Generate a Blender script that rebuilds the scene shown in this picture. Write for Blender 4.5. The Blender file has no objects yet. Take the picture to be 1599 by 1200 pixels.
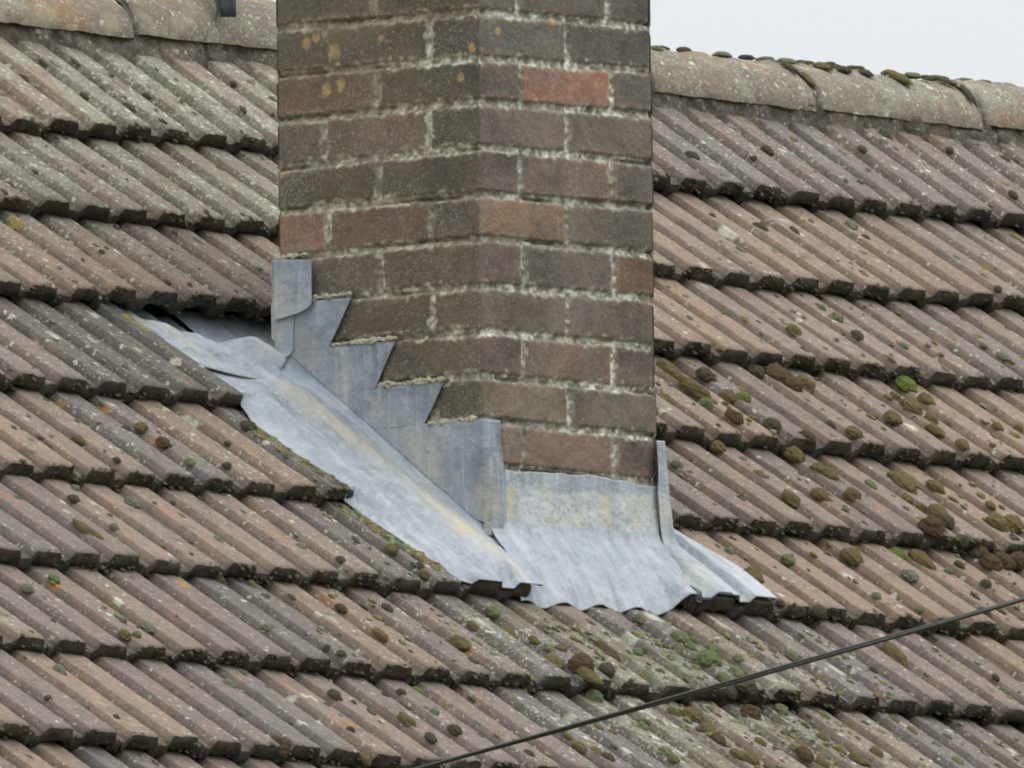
import bpy, math
import numpy as np
from math import sin, cos, tan, radians, pi, sqrt

S = bpy.context.scene
COL = S.collection
rng = np.random.default_rng(7)

# ------------------------------------------------------------------ camera
CAM = np.array([-24.5709, -21.2787, -3.5013])
R3 = np.array([0.6542869, -0.7561378, -0.0128182])
U3 = np.array([-0.0584762, -0.0674841, 0.9960052])
D2 = np.array([0.7539822, 0.6509236, 0.0883700])
FPX = 31002.98
from mathutils import Matrix, Vector
cam_data = bpy.data.cameras.new("camera")
cam_data.lens = FPX / 1599 * 36
cam_data.sensor_width = 36
cam_data.clip_start = 1
cam_data.clip_end = 5000
cam = bpy.data.objects.new("camera", cam_data)
COL.objects.link(cam)
cam.matrix_world = Matrix(((R3[0], U3[0], -D2[0], CAM[0]),
                           (R3[1], U3[1], -D2[1], CAM[1]),
                           (R3[2], U3[2], -D2[2], CAM[2]), (0, 0, 0, 1)))
S.camera = cam

# ------------------------------------------------------------------ overcast sky, weak soft sun
SUN_EL, SUN_AZ = radians(52), radians(150)      # azimuth clockwise from +Y
world = bpy.data.worlds.new("World")
S.world = world
world.use_nodes = True
nt = world.node_tree
bg = nt.nodes["Background"]
bg.inputs["Strength"].default_value = 0.1
sky = nt.nodes.new("ShaderNodeTexSky")
sky.sky_type = 'NISHITA'
sky.sun_disc = False
sky.sun_elevation = SUN_EL
sky.sun_rotation = SUN_AZ
tc = nt.nodes.new("ShaderNodeTexCoord")
sep = nt.nodes.new("ShaderNodeSeparateXYZ")
nt.links.new(tc.outputs["Generated"], sep.inputs[0])
cr = nt.nodes.new("ShaderNodeValToRGB")          # cloud deck: brighter towards the zenith
cr.color_ramp.elements[0].position = 0.0
cr.color_ramp.elements[0].color = (0.372, 0.388, 0.400, 1)
cr.color_ramp.elements[1].position = 1.0
cr.color_ramp.elements[1].color = (1.0, 1.02, 1.03, 1)
nt.links.new(sep.outputs["Z"], cr.inputs["Fac"])
mul = nt.nodes.new("ShaderNodeVectorMath")
mul.operation = 'SCALE'
mul.inputs["Scale"].default_value = 19.0
nt.links.new(cr.outputs["Color"], mul.inputs[0])
mix = nt.nodes.new("ShaderNodeMix")
mix.data_type = 'RGBA'
mix.inputs["Factor"].default_value = 0.94
nt.links.new(sky.outputs["Color"], mix.inputs["A"])
nt.links.new(mul.outputs["Vector"], mix.inputs["B"])
nt.links.new(mix.outputs["Result"], bg.inputs["Color"])

sun_data = bpy.data.lights.new("sun", 'SUN')
sun_data.energy = 0.9
sun_data.angle = radians(25)
sun_data.color = (1.0, 0.96, 0.9)
sun = bpy.data.objects.new("sun", sun_data)
COL.objects.link(sun)
sdir = Vector((sin(SUN_AZ) * cos(SUN_EL), cos(SUN_AZ) * cos(SUN_EL), sin(SUN_EL)))
sun.rotation_euler = sdir.to_track_quat('Z', 'Y').to_euler()

S.view_settings.view_transform = 'Standard'
S.view_settings.look = 'None'
S.view_settings.exposure = 0.0
S.view_settings.gamma = 1.0
S.cycles.filter_width = 2.0

# ------------------------------------------------------------------ helpers
def L(r, g, b):
    f = lambda c: (c / 255 / 12.92) if c / 255 <= 0.04045 else ((c / 255 + 0.055) / 1.055) ** 2.4
    return np.array([f(r), f(g), f(b)])

def _hash(ix, iy, iz, seed):
    h = (ix * 374761393 + iy * 668265263 + iz * 2147483647 + seed * 974634777) & 0xFFFFFFFF
    h = ((h ^ (h >> 13)) * 1274126177) & 0xFFFFFFFF
    h = (h ^ (h >> 16)) & 0xFFFFFFFF
    return h / 4294967295.0

def noise(x, y, z=0.0, seed=0):
    x, y, z = np.broadcast_arrays(np.asarray(x, float), np.asarray(y, float), np.asarray(z, float))
    ix, iy, iz = np.floor(x).astype(np.int64), np.floor(y).astype(np.int64), np.floor(z).astype(np.int64)
    fx, fy, fz = x - ix, y - iy, z - iz
    sx, sy, sz = fx * fx * (3 - 2 * fx), fy * fy * (3 - 2 * fy), fz * fz * (3 - 2 * fz)
    r = 0
    for a in (0, 1):
        for b in (0, 1):
            for c in (0, 1):
                w = (sx if a else 1 - sx) * (sy if b else 1 - sy) * (sz if c else 1 - sz)
                r = r + w * _hash(ix + a, iy + b, iz + c, seed)
    return r * 2 - 1

def fbm(x, y, z=0.0, seed=0, octv=4):
    r, a, t = 0, 1.0, 0
    for o in range(octv):
        r = r + a * noise(np.asarray(x) * 2 ** o, np.asarray(y) * 2 ** o, np.asarray(z) * 2 ** o, seed + o * 17)
        t += a
        a *= 0.5
    return r / t

def sstep(a, b, x):
    t = np.clip((x - a) / (b - a), 0, 1)
    return t * t * (3 - 2 * t)

class MB:
    """collects vertices, faces and per-vertex colours of one mesh"""
    def __init__(self):
        self.v, self.f, self.c, self.m, self.n = [], [], [], [], 0
    def grid(self, P, c=None, m=None, flip=False):
        a, b = P.shape[:2]
        idx = np.arange(a * b).reshape(a, b) + self.n
        q = np.stack([idx[:-1, :-1], idx[1:, :-1], idx[1:, 1:], idx[:-1, 1:]], -1).reshape(-1, 4)
        if flip:
            q = q[:, ::-1]
        self.v.append(P.reshape(-1, 3))
        self.f.append(q)
        self.c.append(np.ones((a * b, 3)) if c is None else np.broadcast_to(c, (a, b, 3)).reshape(-1, 3))
        self.m.append(np.zeros((a * b, 3)) if m is None else np.broadcast_to(m, (a, b, 3)).reshape(-1, 3))
        self.n += a * b
    def build(self, name, mat, parent=None, smooth=True, solid=0.0):
        V = np.concatenate(self.v)
        F = np.concatenate(self.f)
        me = bpy.data.meshes.new(name)
        me.vertices.add(len(V))
        me.vertices.foreach_set("co", V.ravel().astype(np.float32))
        me.loops.add(F.size)
        me.loops.foreach_set("vertex_index", F.ravel().astype(np.int32))
        me.polygons.add(len(F))
        me.polygons.foreach_set("loop_start", np.arange(0, F.size, 4, dtype=np.int32))
        me.polygons.foreach_set("loop_total", np.full(len(F), 4, dtype=np.int32))
        for nm, arr in (("tint", self.c), ("mask", self.m)):
            at = me.attributes.new(nm, 'FLOAT_COLOR', 'POINT')
            A = np.concatenate(arr)
            A = np.concatenate([A, np.ones((len(A), 1))], 1)
            at.data.foreach_set("color", A.ravel().astype(np.float32))
        me.update(calc_edges=True)
        me.validate()
        me.polygons.foreach_set("use_smooth", np.full(len(me.polygons), smooth))
        me.materials.append(mat)
        o = bpy.data.objects.new(name, me)
        COL.objects.link(o)
        if parent:
            o.parent = parent
        if solid:
            md = o.modifiers.new("solid", 'SOLIDIFY')
            md.thickness = abs(solid)
            md.offset = -1 if solid > 0 else 1
        return o

def tag(o, label=None, cat=None, group=None, kind=None):
    for k, v in (("label", label), ("category", cat), ("group", group), ("kind", kind)):
        if v:
            o[k] = v
    return o

def ray(px, py):
    return D2 * FPX + R3 * (px - 799.5) - U3 * (py - 600)

# ------------------------------------------------------------------ materials
class NT:
    def __init__(self, name):
        self.mat = bpy.data.materials.new(name)
        self.mat.use_nodes = True
        self.t = self.mat.node_tree
        self.b = self.t.nodes["Principled BSDF"]
        self.co = self.t.nodes.new("ShaderNodeTexCoord").outputs["Object"]
    def nd(self, typ, **kw):
        n = self.t.nodes.new(typ)
        for k, v in kw.items():
            setattr(n, k, v)
        return n
    def lk(self, a, b):
        self.t.links.new(a, b)
    def noise(self, scale, detail=4, rough=0.6, vec=None, dist=0.0):
        n = self.nd("ShaderNodeTexNoise")
        n.inputs["Scale"].default_value = scale
        n.inputs["Detail"].default_value = detail
        n.inputs["Roughness"].default_value = rough
        n.inputs["Distortion"].default_value = dist
        self.lk(vec or self.co, n.inputs["Vector"])
        return n.outputs["Fac"]
    def stretch(self, sx, sy, sz):
        m = self.nd("ShaderNodeMapping")
        m.inputs["Scale"].default_value = (sx, sy, sz)
        self.lk(self.co, m.inputs["Vector"])
        return m.outputs["Vector"]
    def voro(self, scale, vec=None):
        n = self.nd("ShaderNodeTexVoronoi")
        n.inputs["Scale"].default_value = scale
        self.lk(vec or self.co, n.inputs["Vector"])
        return n.outputs["Distance"], n.outputs["Color"]
    def math(self, op, a, b=None, c=None):
        n = self.nd("ShaderNodeMath", operation=op)
        for i, x in enumerate((a, b, c)):
            if x is None:
                continue
            if isinstance(x, (int, float)):
                n.inputs[i].default_value = x
            else:
                self.lk(x, n.inputs[i])
        return n.outputs[0]
    def rng(self, x, a, b, c=0.0, d=1.0):
        n = self.nd("ShaderNodeMapRange")
        n.clamp = True
        self.lk(x, n.inputs["Value"])
        for k, v in (("From Min", a), ("From Max", b), ("To Min", c), ("To Max", d)):
            if isinstance(v, (int, float)):
                n.inputs[k].default_value = v
            else:
                self.lk(v, n.inputs[k])
        return n.outputs["Result"]
    def mix(self, f, a, b, blend='MIX'):
        n = self.nd("ShaderNodeMix", data_type='RGBA', blend_type=blend)
        for k, x in (("Factor", f), ("A", a), ("B", b)):
            if isinstance(x, (int, float)):
                n.inputs[k].default_value = x
            elif isinstance(x, (tuple, list, np.ndarray)):
                n.inputs[k].default_value = (float(x[0]), float(x[1]), float(x[2]), 1)
            else:
                self.lk(x, n.inputs[k])
        return n.outputs["Result"]
    def attr(self, name):
        n = self.nd("ShaderNodeAttribute", attribute_name=name)
        return n.outputs["Color"]
    def sep(self, c):
        n = self.nd("ShaderNodeSeparateColor")
        self.lk(c, n.inputs[0])
        return n.outputs[0], n.outputs[1], n.outputs[2]
    def out(self, col, rough=0.9, spec=0.25, bump=None, bd=0.002, metal=0.0):
        if isinstance(col, (tuple, list, np.ndarray)):
            self.b.inputs["Base Color"].default_value = (float(col[0]), float(col[1]), float(col[2]), 1)
        else:
            self.lk(col, self.b.inputs["Base Color"])
        if isinstance(rough, (int, float)):
            self.b.inputs["Roughness"].default_value = rough
        else:
            self.lk(rough, self.b.inputs["Roughness"])
        self.b.inputs["Specular IOR Level"].default_value = spec
        self.b.inputs["Metallic"].default_value = metal
        if bump is not None:
            n = self.nd("ShaderNodeBump")
            n.inputs["Strength"].default_value = 1.0
            n.inputs["Distance"].default_value = bd
            self.lk(bump, n.inputs["Height"])
            self.lk(n.outputs["Normal"], self.b.inputs["Normal"])
        return self.mat

LICHEN = (0.42, 0.45, 0.36)

def tile_material(name, rotx=0.0):
    m = NT(name)
    tint = m.attr("tint")
    lich, moss, dark_mask = m.sep(m.attr("mask"))
    lich = m.math('MULTIPLY', lich, m.rng(m.noise(11, 4, 0.65), 0.36, 0.66, 0.15, 1.75))
    n1 = m.noise(9, 5, 0.65)
    n2 = m.noise(60, 5, 0.7)
    n3 = m.noise(420, 3, 0.7)
    col = m.mix(1.0, tint, m.mix(m.rng(n2, 0.25, 0.75), (0.70, 0.70, 0.72), (1.26, 1.24, 1.2)), 'MULTIPLY')
    # worn warm patches
    col = m.mix(m.math('MULTIPLY', m.rng(n1, 0.56, 0.72), m.rng(n2, 0.35, 0.6, 0.1, 0.6)), col, (0.32, 0.205, 0.13))
    wv0 = m.stretch(26, 3.2, 3.2)
    col = m.mix(m.rng(m.noise(1.0, 6, 0.75, vec=wv0), 0.50, 0.66, 0, 0.42), col, (0.17, 0.155, 0.15))
    col = m.mix(m.rng(m.noise(1.0, 4, 0.65, vec=m.stretch(24, 9, 9)), 0.58, 0.70, 0, 0.60), col, (0.37, 0.235, 0.15))
    col = m.mix(m.math('MULTIPLY', m.rng(lich, .2, .9), m.rng(m.noise(52, 4, .7), .56, .66, 0, .75)), col, (0.10, 0.09, 0.078))
    # dark algae film
    col = m.mix(m.rng(m.noise(17, 6, 0.7), 0.53, 0.72, 0, 0.62), col, (0.115, 0.105, 0.095))
    col = m.mix(1.0, col, m.mix(m.rng(n3, 0.3, 0.7), (0.78, 0.78, 0.78), (1.2, 1.2, 1.2)), 'MULTIPLY')
    # pale grains
    d0, c0 = m.voro(330)
    r0, _, _ = m.sep(c0)
    col = m.mix(m.math('MULTIPLY', m.math('LESS_THAN', d0, 0.3), m.math('LESS_THAN', r0, m.rng(lich, 0, 1, 0.05, 0.55))), col, (0.40, 0.39, 0.33))
    # soft lichen film
    ff = m.math('MULTIPLY', m.rng(m.noise(75, 6, 0.75), m.rng(lich, 0, 1, 0.70, 0.36), m.rng(lich, 0, 1, 0.82, 0.56)), m.rng(lich, 0, 0.5, 0.35, 0.85))
    col = m.mix(ff, col, (0.265, 0.27, 0.21))
    # round lichen rosettes of three sizes
    wob = m.nd("ShaderNodeVectorMath", operation='ADD')
    sc = m.nd("ShaderNodeVectorMath", operation='SCALE')
    nn = m.nd("ShaderNodeTexNoise")
    nn.inputs["Scale"].default_value = 160
    m.lk(m.co, nn.inputs["Vector"])
    m.lk(nn.outputs["Color"], sc.inputs[0])
    sc.inputs["Scale"].default_value = 0.011
    m.lk(m.co, wob.inputs[0])
    m.lk(sc.outputs[0], wob.inputs[1])
    wv = wob.outputs[0]
    for scale, k0, k1, rad, colr in ((210, 0.10, 0.95, 0.40, LICHEN), (120, 0.06, 0.85, 0.36, (0.46, 0.48, 0.40)), (75, 0.05, 0.60, 0.30, (0.54, 0.56, 0.47)), (42, 0.03, 0.36, 0.24, (0.60, 0.62, 0.52)), (27, 0.015, 0.16, 0.20, (0.66, 0.66, 0.56))):
        d, c = m.voro(scale, wv)
        r, g, _ = m.sep(c)
        on = m.math('LESS_THAN', r, m.rng(lich, 0, 1, k0, k1))
        f = m.math('MULTIPLY', on, m.rng(d, m.math('MULTIPLY', g, rad), m.math('ADD', m.math('MULTIPLY', g, rad), 0.08), 0.85, 0.0))
        if scale < 50:
            colr = m.mix(m.rng(d, 0.02, 0.14), (0.27, 0.28, 0.22), colr)
        col = m.mix(f, col, colr)
    # green algae and thin moss
    g = m.rng(m.noise(34, 6, 0.7), m.rng(moss, 0, 1, 0.78, 0.34), m.rng(moss, 0, 1, 0.9, 0.62))
    col = m.mix(m.math('MULTIPLY', g, 0.8), col, (0.115, 0.13, 0.05))
    # orange lichen, rare
    d, c = m.voro(9, wv)
    r, gg, _ = m.sep(c)
    col = m.mix(m.math('MULTIPLY', m.math('LESS_THAN', r, 0.05), m.rng(d, 0.08, 0.16, 0.75, 0)), col, (0.42, 0.24, 0.05))
    # dark tone of the mask: black crust on the tails, darker troughs
    col = m.mix(dark_mask, col, m.mix(m.rng(m.noise(95, 5, 0.8), 0.35, 0.7), (0.036, 0.033, 0.027), (0.102, 0.096, 0.078)))
    h = m.math('ADD', m.math('MULTIPLY', n3, 0.6), m.math('ADD', m.math('MULTIPLY', n2, 0.8), m.math('MULTIPLY', d0, 0.25)))
    return m.out(col, 0.93, 0.15, h, 0.0022)

M_TILE = tile_material("weathered_concrete_tile")

def brick_material():
    m = NT("weathered_brick_and_mortar")
    tint = m.attr("tint")
    sp, mort, grn = m.sep(m.attr("mask"))
    n2 = m.noise(120, 5, 0.75)
    n3 = m.noise(520, 3, 0.8)
    col = m.mix(1.0, tint, m.mix(m.rng(n2, 0.25, 0.75), (0.72, 0.72, 0.72), (1.3, 1.28, 1.25)), 'MULTIPLY')
    col = m.mix(1.0, col, m.mix(m.rng(n3, 0.3, 0.7), (0.68, 0.68, 0.68), (1.36, 1.36, 1.36)), 'MULTIPLY')
    # tiny pale lichen specks
    d, c = m.voro(420)
    r, g, _ = m.sep(c)
    col = m.mix(m.math('MULTIPLY', m.math('LESS_THAN', d, 0.36), m.math('LESS_THAN', r, sp)), col, (0.40, 0.41, 0.36))
    d2, c2 = m.voro(150)
    r2, g2, _ = m.sep(c2)
    col = m.mix(m.math('MULTIPLY', m.rng(d2, 0.2, 0.36, 0.7, 0), m.math('LESS_THAN', r2, m.math('MULTIPLY', sp, 0.45))), col, (0.36, 0.38, 0.33))
    # dark pits between mortar crumbs
    col = m.mix(m.math('MULTIPLY', mort, m.rng(m.noise(230, 4, 0.8), 0.5, 0.68, 0, 0.7)), col, (0.13, 0.13, 0.10))
    h = m.math('ADD', m.math('MULTIPLY', n3, 0.5), n2)
    return m.out(col, 0.95, 0.12, h, 0.0024)

M_BRICK = brick_material()

def lead_material():
    m = NT("weathered_lead")
    tint = m.attr("tint")
    st, wr, bl = m.sep(m.attr("mask"))
    n1 = m.noise(14, 5, 0.6, dist=0.2)
    n2 = m.noise(34, 5, 0.62, dist=0.25)
    n3 = m.noise(170, 4, 0.7)
    col = m.mix(1.0, tint, m.mix(m.rng(n1, 0.3, 0.7), (0.80, 0.83, 0.87), (1.12, 1.10, 1.07)), 'MULTIPLY')
    sl = m.noise(1.0, 6, 0.68, vec=m.stretch(52, 7, 7))
    col = m.mix(m.rng(sl, 0.50, 0.66, 0, 0.62), col, (0.235, 0.27, 0.31))
    col = m.mix(m.rng(sl, 0.47, 0.34, 0, 0.55), col, (0.56, 0.58, 0.585))
    col = m.mix(m.rng(n2, 0.52, 0.66, 0, 0.45), col, (0.23, 0.27, 0.315))
    col = m.mix(m.rng(m.noise(22, 4, 0.6, dist=0.3), 0.54, 0.70, 0, 0.4), col, (0.53, 0.555, 0.565))
    col = m.mix(m.rng(m.noise(21, 5, 0.7), 0.58, 0.68, 0, 0.45), col, (0.42, 0.40, 0.33))
    # vertical run marks
    col = m.mix(m.rng(m.noise(1.0, 5, 0.6, vec=m.stretch(70, 70, 7)), 0.52, 0.66, 0, 0.5), col, (0.52, 0.535, 0.53))
    # cream oxide stains where the mask asks for them
    # white bloom with blue-grey pits
    dp, cp = m.voro(95)
    rp, gp, _ = m.sep(cp)
    bloom = m.mix(m.math('MULTIPLY', m.rng(dp, 0.25, 0.5, 0.75, 0), m.math('LESS_THAN', rp, 0.5)), (0.53, 0.55, 0.555), (0.31, 0.355, 0.40))
    bloom = m.mix(m.rng(m.noise(60, 5, .7), .48, .60, 0, .8), bloom, (0.34, 0.385, 0.43))
    bloom = m.mix(m.rng(m.noise(26, 4, .6), .52, .66, 0, .7), bloom, (0.60, 0.56, 0.45))
    col = m.mix(m.math('MULTIPLY', bl, m.rng(m.noise(55, 4, .7), .3, .5, .5, 1)), col, bloom)
    f = m.math('MULTIPLY', st, m.rng(m.noise(38, 5, 0.7), 0.30, 0.55))
    col = m.mix(f, col, (0.56, 0.475, 0.31))
    col = m.mix(m.math('MULTIPLY', wr, m.rng(n3, 0.44, 0.60, 0, 1)), col, (0.17, 0.18, 0.18))
    col = m.mix(m.rng(n3, 0.62, 0.74, 0, 0.3), col, (0.2, 0.22, 0.23))
    h = m.math('ADD', m.math('MULTIPLY', n1, 2.2), m.math('ADD', m.math('MULTIPLY', n2, 0.7), m.math('MULTIPLY', n3, 0.16)))
    return m.out(col, 0.58, 0.35, h, 0.0048)

M_LEAD = lead_material()

def moss_material(name, dark, light):
    m = NT(name)
    n1 = m.noise(190, 5, 0.8)
    n2 = m.noise(700, 3, 0.8)
    col = m.mix(m.rng(n1, 0.34, 0.62), dark, light)
    col = m.mix(1.0, col, m.mix(m.rng(n2, 0.3, 0.7), (0.55, 0.55, 0.55), (1.5, 1.5, 1.4)), 'MULTIPLY')
    return m.out(col, 1.0, 0.05, m.math('ADD', n1, m.math('MULTIPLY', n2, 0.7)), 0.004)

MOSS = {
    'O': moss_material("olive_moss", (0.13, 0.105, 0.05), (0.38, 0.32, 0.16)),
    'G': moss_material("green_moss", (0.15, 0.18, 0.085), (0.38, 0.45, 0.24)),
    'L': moss_material("bright_moss", (0.15, 0.20, 0.055), (0.34, 0.42, 0.13)),
    'D': moss_material("dark_moss", (0.075, 0.068, 0.050), (0.22, 0.205, 0.145)),
    'B': moss_material("brown_moss", (0.095, 0.066, 0.042), (0.27, 0.19, 0.12)),
    'S': moss_material("sage_moss", (0.18, 0.195, 0.14), (0.40, 0.43, 0.33)),
}
MOSSNAME = {'O': 'olive brown', 'G': 'fresh green', 'L': 'bright yellow green', 'D': 'dark', 'B': 'rusty brown', 'S': 'pale grey green'}

# ------------------------------------------------------------------ roof geometry
AL = radians(36.52)
CA, SA = cos(AL), sin(AL)
H0 = -0.870
THK = lambda k: 0.020 if k == 1 else 0.031
GA, PI_, XL = 0.2905, 0.0965, 0.0345     # course gauge, rib pitch, phase
S0 = 1.5984
TH = 0.031                                # drop of a tile's head below its tail

def RW(X, s, n):
    X, s, n = np.broadcast_arrays(X, s, n)
    return np.stack([X, s * CA - n * SA, H0 + s * SA + n * CA], -1)

DS = {1: [(0.03, .001), (.61, .015), (1.70, .025), (2.19, .019)], 2: [(-.26, .005), (.34, .005), (1.78, -.014), (2.36, -.003)],
      3: [(-.44, .002), (-.03, .02), (1.22, .006), (2.06, -.015)], 4: [(-.76, -.018), (-.26, -.02), (.93, .001), (1.78, -.006)],
      5: [(-1.03, -.015), (-.56, -.024), (.73, -.013), (1.12, -.011)], 6: [(-1.23, -.009), (-.75, -.009), (.64, .005), (1.21, -.010)],
      7: [(-1.51, .005), (-.44, -.003), (.45, .008), (.93, .003)], 8: [(-1.79, .022), (-.74, .003), (.4, .0)]}
PX = {1: [(0, 6, .033, .098), (17, 22, .057, .0967)], 2: [(-3, 3, .044, .0986), (18, 24, .048, .0963)], 3: [(-5, -1, .076, .1034), (12, 21, .124, .0918)],
      4: [(-8, -3, .041, .0991), (9, 18, .07, .0951)], 5: [(-11, -6, .018, .0959), (7, 11, .056, .096)], 6: [(-13, -8, .011, .0953), (6, 12, .076, .0949)],
      7: [(-16, -5, .041, .0972), (4, 9, .06, .0966)], 8: [(-19, -8, .028, .0957)]}

def dcourse(k, X):
    if k not in DS:
        return 0 * np.asarray(X, float)
    a = DS[k]
    return np.interp(X, [q[0] for q in a], [q[1] for q in a])

def ribx(k, i):
    base = XL + PI_ * i
    if k not in PX:
        return base
    ii, dd = [], []
    for a, b, x0, p in PX[k]:
        for j in (a, b):
            ii.append(j)
            dd.append(x0 + p * j - (XL + PI_ * j))
    return base + np.interp(i, ii, dd)

RIBW, FL, DEEP = 0.057, 0.0085, 0.0150     # rib crown width, flank width, depth of the troughs

def prof_local(w):
    """height of the ribbed face, w = distance from the left edge of the rib crown (mod pitch)"""
    w = np.mod(w + 0.0200, PI_) - 0.0200
    up = np.clip((w + FL) / FL, 0, 1)
    dn = 1 - np.clip((w - RIBW) / FL, 0, 1)
    return -DEEP * (1 - np.minimum(up, dn)) + 0.0006 * np.cos(w * 55)

def course_of(X, s):
    k = np.floor((S0 - s) / GA).astype(int) + 1
    for _ in range(2):
        sk = S0 - k * GA + np.vectorize(lambda kk, x: float(dcourse(int(kk), x)))(k, X)
        k = np.where(s < sk, k + 1, k)
        sk1 = S0 - (k - 1) * GA + np.vectorize(lambda kk, x: float(dcourse(int(kk), x)))(k - 1, X)
        k = np.where((s >= sk1) & (k > 1), k - 1, k)
    return np.maximum(k, 1)

def tile_n(X, s):
    """height of the tiled surface above the plane through the tails"""
    X = np.asarray(X, float); s = np.asarray(s, float)
    X, s = np.broadcast_arrays(X, s)
    k = course_of(X, s)
    out = np.zeros(X.shape)
    for kk in np.unique(k):
        msk = k == kk
        x = X[msk]
        sk = S0 - kk * GA + dcourse(int(kk), x)
        i = np.arange(-60, 60)
        xs = np.array([float(ribx(int(kk), j)) for j in i])
        j = np.clip(np.searchsorted(xs, x + 0.02) - 1, 0, len(xs) - 1)
        out[msk] = -THK(kk) * (s[msk] - sk) / GA + prof_local(x - xs[j])
    return out

def blob(X, s, x0, s0, rx, rs):
    return np.exp(-((X - x0) / rx) ** 2 - ((s - s0) / rs) ** 2)

def roof_masks(X, s):
    lich = 0.065 + 0.56 * sstep(0.62, 1.1, s) * sstep(1.5, 0.9, X) + 0.26 * sstep(1.1, 1.5, s)
    lich = lich + 0.75 * blob(X, s, 0.25, -0.36, 0.33, 0.16) + 0.42 * blob(X, s, -0.05, -0.62, 0.35, 0.22) + 0.3 * blob(X, s, -0.3, -0.25, 0.25, 0.2)
    lich = lich + 0.28 * blob(X, s, -0.42, 0.25, 0.25, 0.2) + 0.12 * blob(X, s, .6, -.7, .5, .2) + 0.12 * blob(X, s, -0.55, 0.55, 0.3, 0.15)
    lich = lich + 0.10 * fbm(X * 3, s * 3, seed=5)
    moss = 0.06 + 0.8 * blob(X, s, 0.18, -0.33, 0.30, 0.16) + 0.6 * blob(X, s, -0.10, -0.18, 0.16, 0.10) + 0.65 * blob(X, s, -0.26, 0.12, 0.07, 0.28)
    moss = moss + 0.5 * blob(X, s, 0.1, -0.66, 0.4, 0.2) + 0.3 * blob(X, s, 1.9, 0.35, 0.5, 0.3) + 0.2 * sstep(1.35, 1.6, s)
    return np.clip(lich, 0, 1), np.clip(moss + 0.1 * fbm(X * 4, s * 4, seed=9), 0, 1)

def tile_tint(k, X, r):
    pink = L(146, 131, 120); warm = L(151, 133, 117); grey = L(126, 119, 115); dark = L(112, 108, 102); sage = L(134, 126, 113)
    pur = L(135, 122, 116)
    if k == 1 and X > 1.3:
        c = [pur, grey, pur, grey][int(r * 4) % 4]
    elif k <= 3 and X < 1.2:
        c = [sage, pink, warm, sage][int(r * 4) % 4]
    elif k == 4 and -0.62 < X < 0:
        c = dark * (0.95 + .12 * r)
    elif X > 0.9 or (k in (5, 6) and X > 0.4):
        c = [pink, warm, pink, warm, pur][int(r * 5) % 5]
    elif k >= 7 and X > -0.25:
        c = [pur, grey, pink, sage][int(r * 4) % 4]
    else:
        c = [pink, pur, pink, pur, warm, grey][int(r * 6) % 6]
    return c * 0.92

# ---- local u samples across one rib
U1 = np.array([-0.0195, -FL - .0012, -FL, -FL + .0012, -FL * .5, -.0012, 0.0, 0.0012, 0.009, 0.017, 0.026, 0.035, 0.043, RIBW - .0012, RIBW, RIBW + .0012,
               RIBW + FL * .5, RIBW + FL - .0012, RIBW + FL, RIBW + FL + .0012, 0.0745])
CHL, CHR = -0.213, 0.47      # the course behind the side flashing stops at these lines

PATCH_SRC = '''228 497 30 14 Y;205 480 22 12 Y;32 332 34 12 Y;150 478 26 12 W;330 150 60 22 W;1290 215 40 14 O;1325 893 22 14 W;1420 668 26 18 W;95 213 12 8 W;398 781 18 14 W;187 930 14 12 W;188 936 12 10 W
72 890 12 8 W;150 776 22 8 W;162 785 18 8 W;460 1077 16 10 W;480 1080 14 10 W;492 1083 16 8 W;213 668 14 8 W;105 797 14 8 W;15 770 60 16 O;180 775 40 18 O;262 795 50 18 O;205 840 70 10 O;430 835 60 16 O;525 925 70 18 O;735 1015 60 18 O
455 1063 40 16 O;570 1085 60 12 O;730 1100 34 14 O;770 1128 40 10 O;690 955 18 8 W;753 965 34 12 W;733 985 26 10 W;610 1020 10 8 W;629 978 20 10 W;522 965 18 8 W;500 955 16 8 W;470 1132 12 8 W;1000 1095 26 10 W;1020 1107 24 8 W
895 1110 14 12 W;868 1118 14 10 W;905 1125 14 8 W;1040 1122 20 10 W;910 1150 30 10 W;975 1176 22 12 W;1065 1178 24 12 W;1090 1040 20 8 W;1130 960 40 12 W;1025 950 30 22 W;1015 970 30 16 W;985 985 26 14 W;960 992 20 12 W
1130 985 90 10 L;880 960 110 12 L;1425 1128 36 12 W;1402 1142 16 10 W;1390 1172 24 14 W;1585 1165 16 10 W;1490 1128 12 8 W;1305 1048 34 10 W;1335 1020 26 8 W;1385 985 22 8 W;1500 1062 16 8 W;1520 1078 16 8 W;1280 1065 10 8 W
1140 355 40 10 W;1135 362 34 12 W;1210 340 26 8 W;1235 335 20 8 W;1100 430 34 12 W;1055 440 60 14 O;1400 530 80 14 O;1180 410 70 14 O;30 560 60 14 O;250 690 50 14 O;300 640 60 16 W;265 625 20 8 W;385 700 60 20 O;330 620 50 14 O;180 200 50 14 O
60 525 40 10 W;85 520 34 8 W;145 525 20 8 W;215 545 14 8 W;275 560 16 8 W;285 580 16 8 W;180 620 14 8 W;48 648 18 8 W;1190 575 70 14 B;1130 600 50 16 B;1310 1110 90 18 G;1240 1060 120 22 G;985 1060 60 20 G;860 945 80 24 G;1050 1030 60 20 B;1090 1120 90 14 B'''
PCOL = {'Y': L(168, 148, 60), 'W': L(196, 198, 178), 'O': L(168, 126, 96), 'L': L(140, 140, 84), 'B': L(150, 152, 156), 'G': L(122, 122, 108)}
PATCHES = []
def pre_hit(px, py):
    v = ray(px, py); n = np.array([0, -SA, CA])
    t = (n @ np.array([0, 0, H0]) - 0.012 - n @ CAM) / (n @ v)
    P = CAM + v * t
    return P[0], P[1] * CA + (P[2] - H0) * SA
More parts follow.
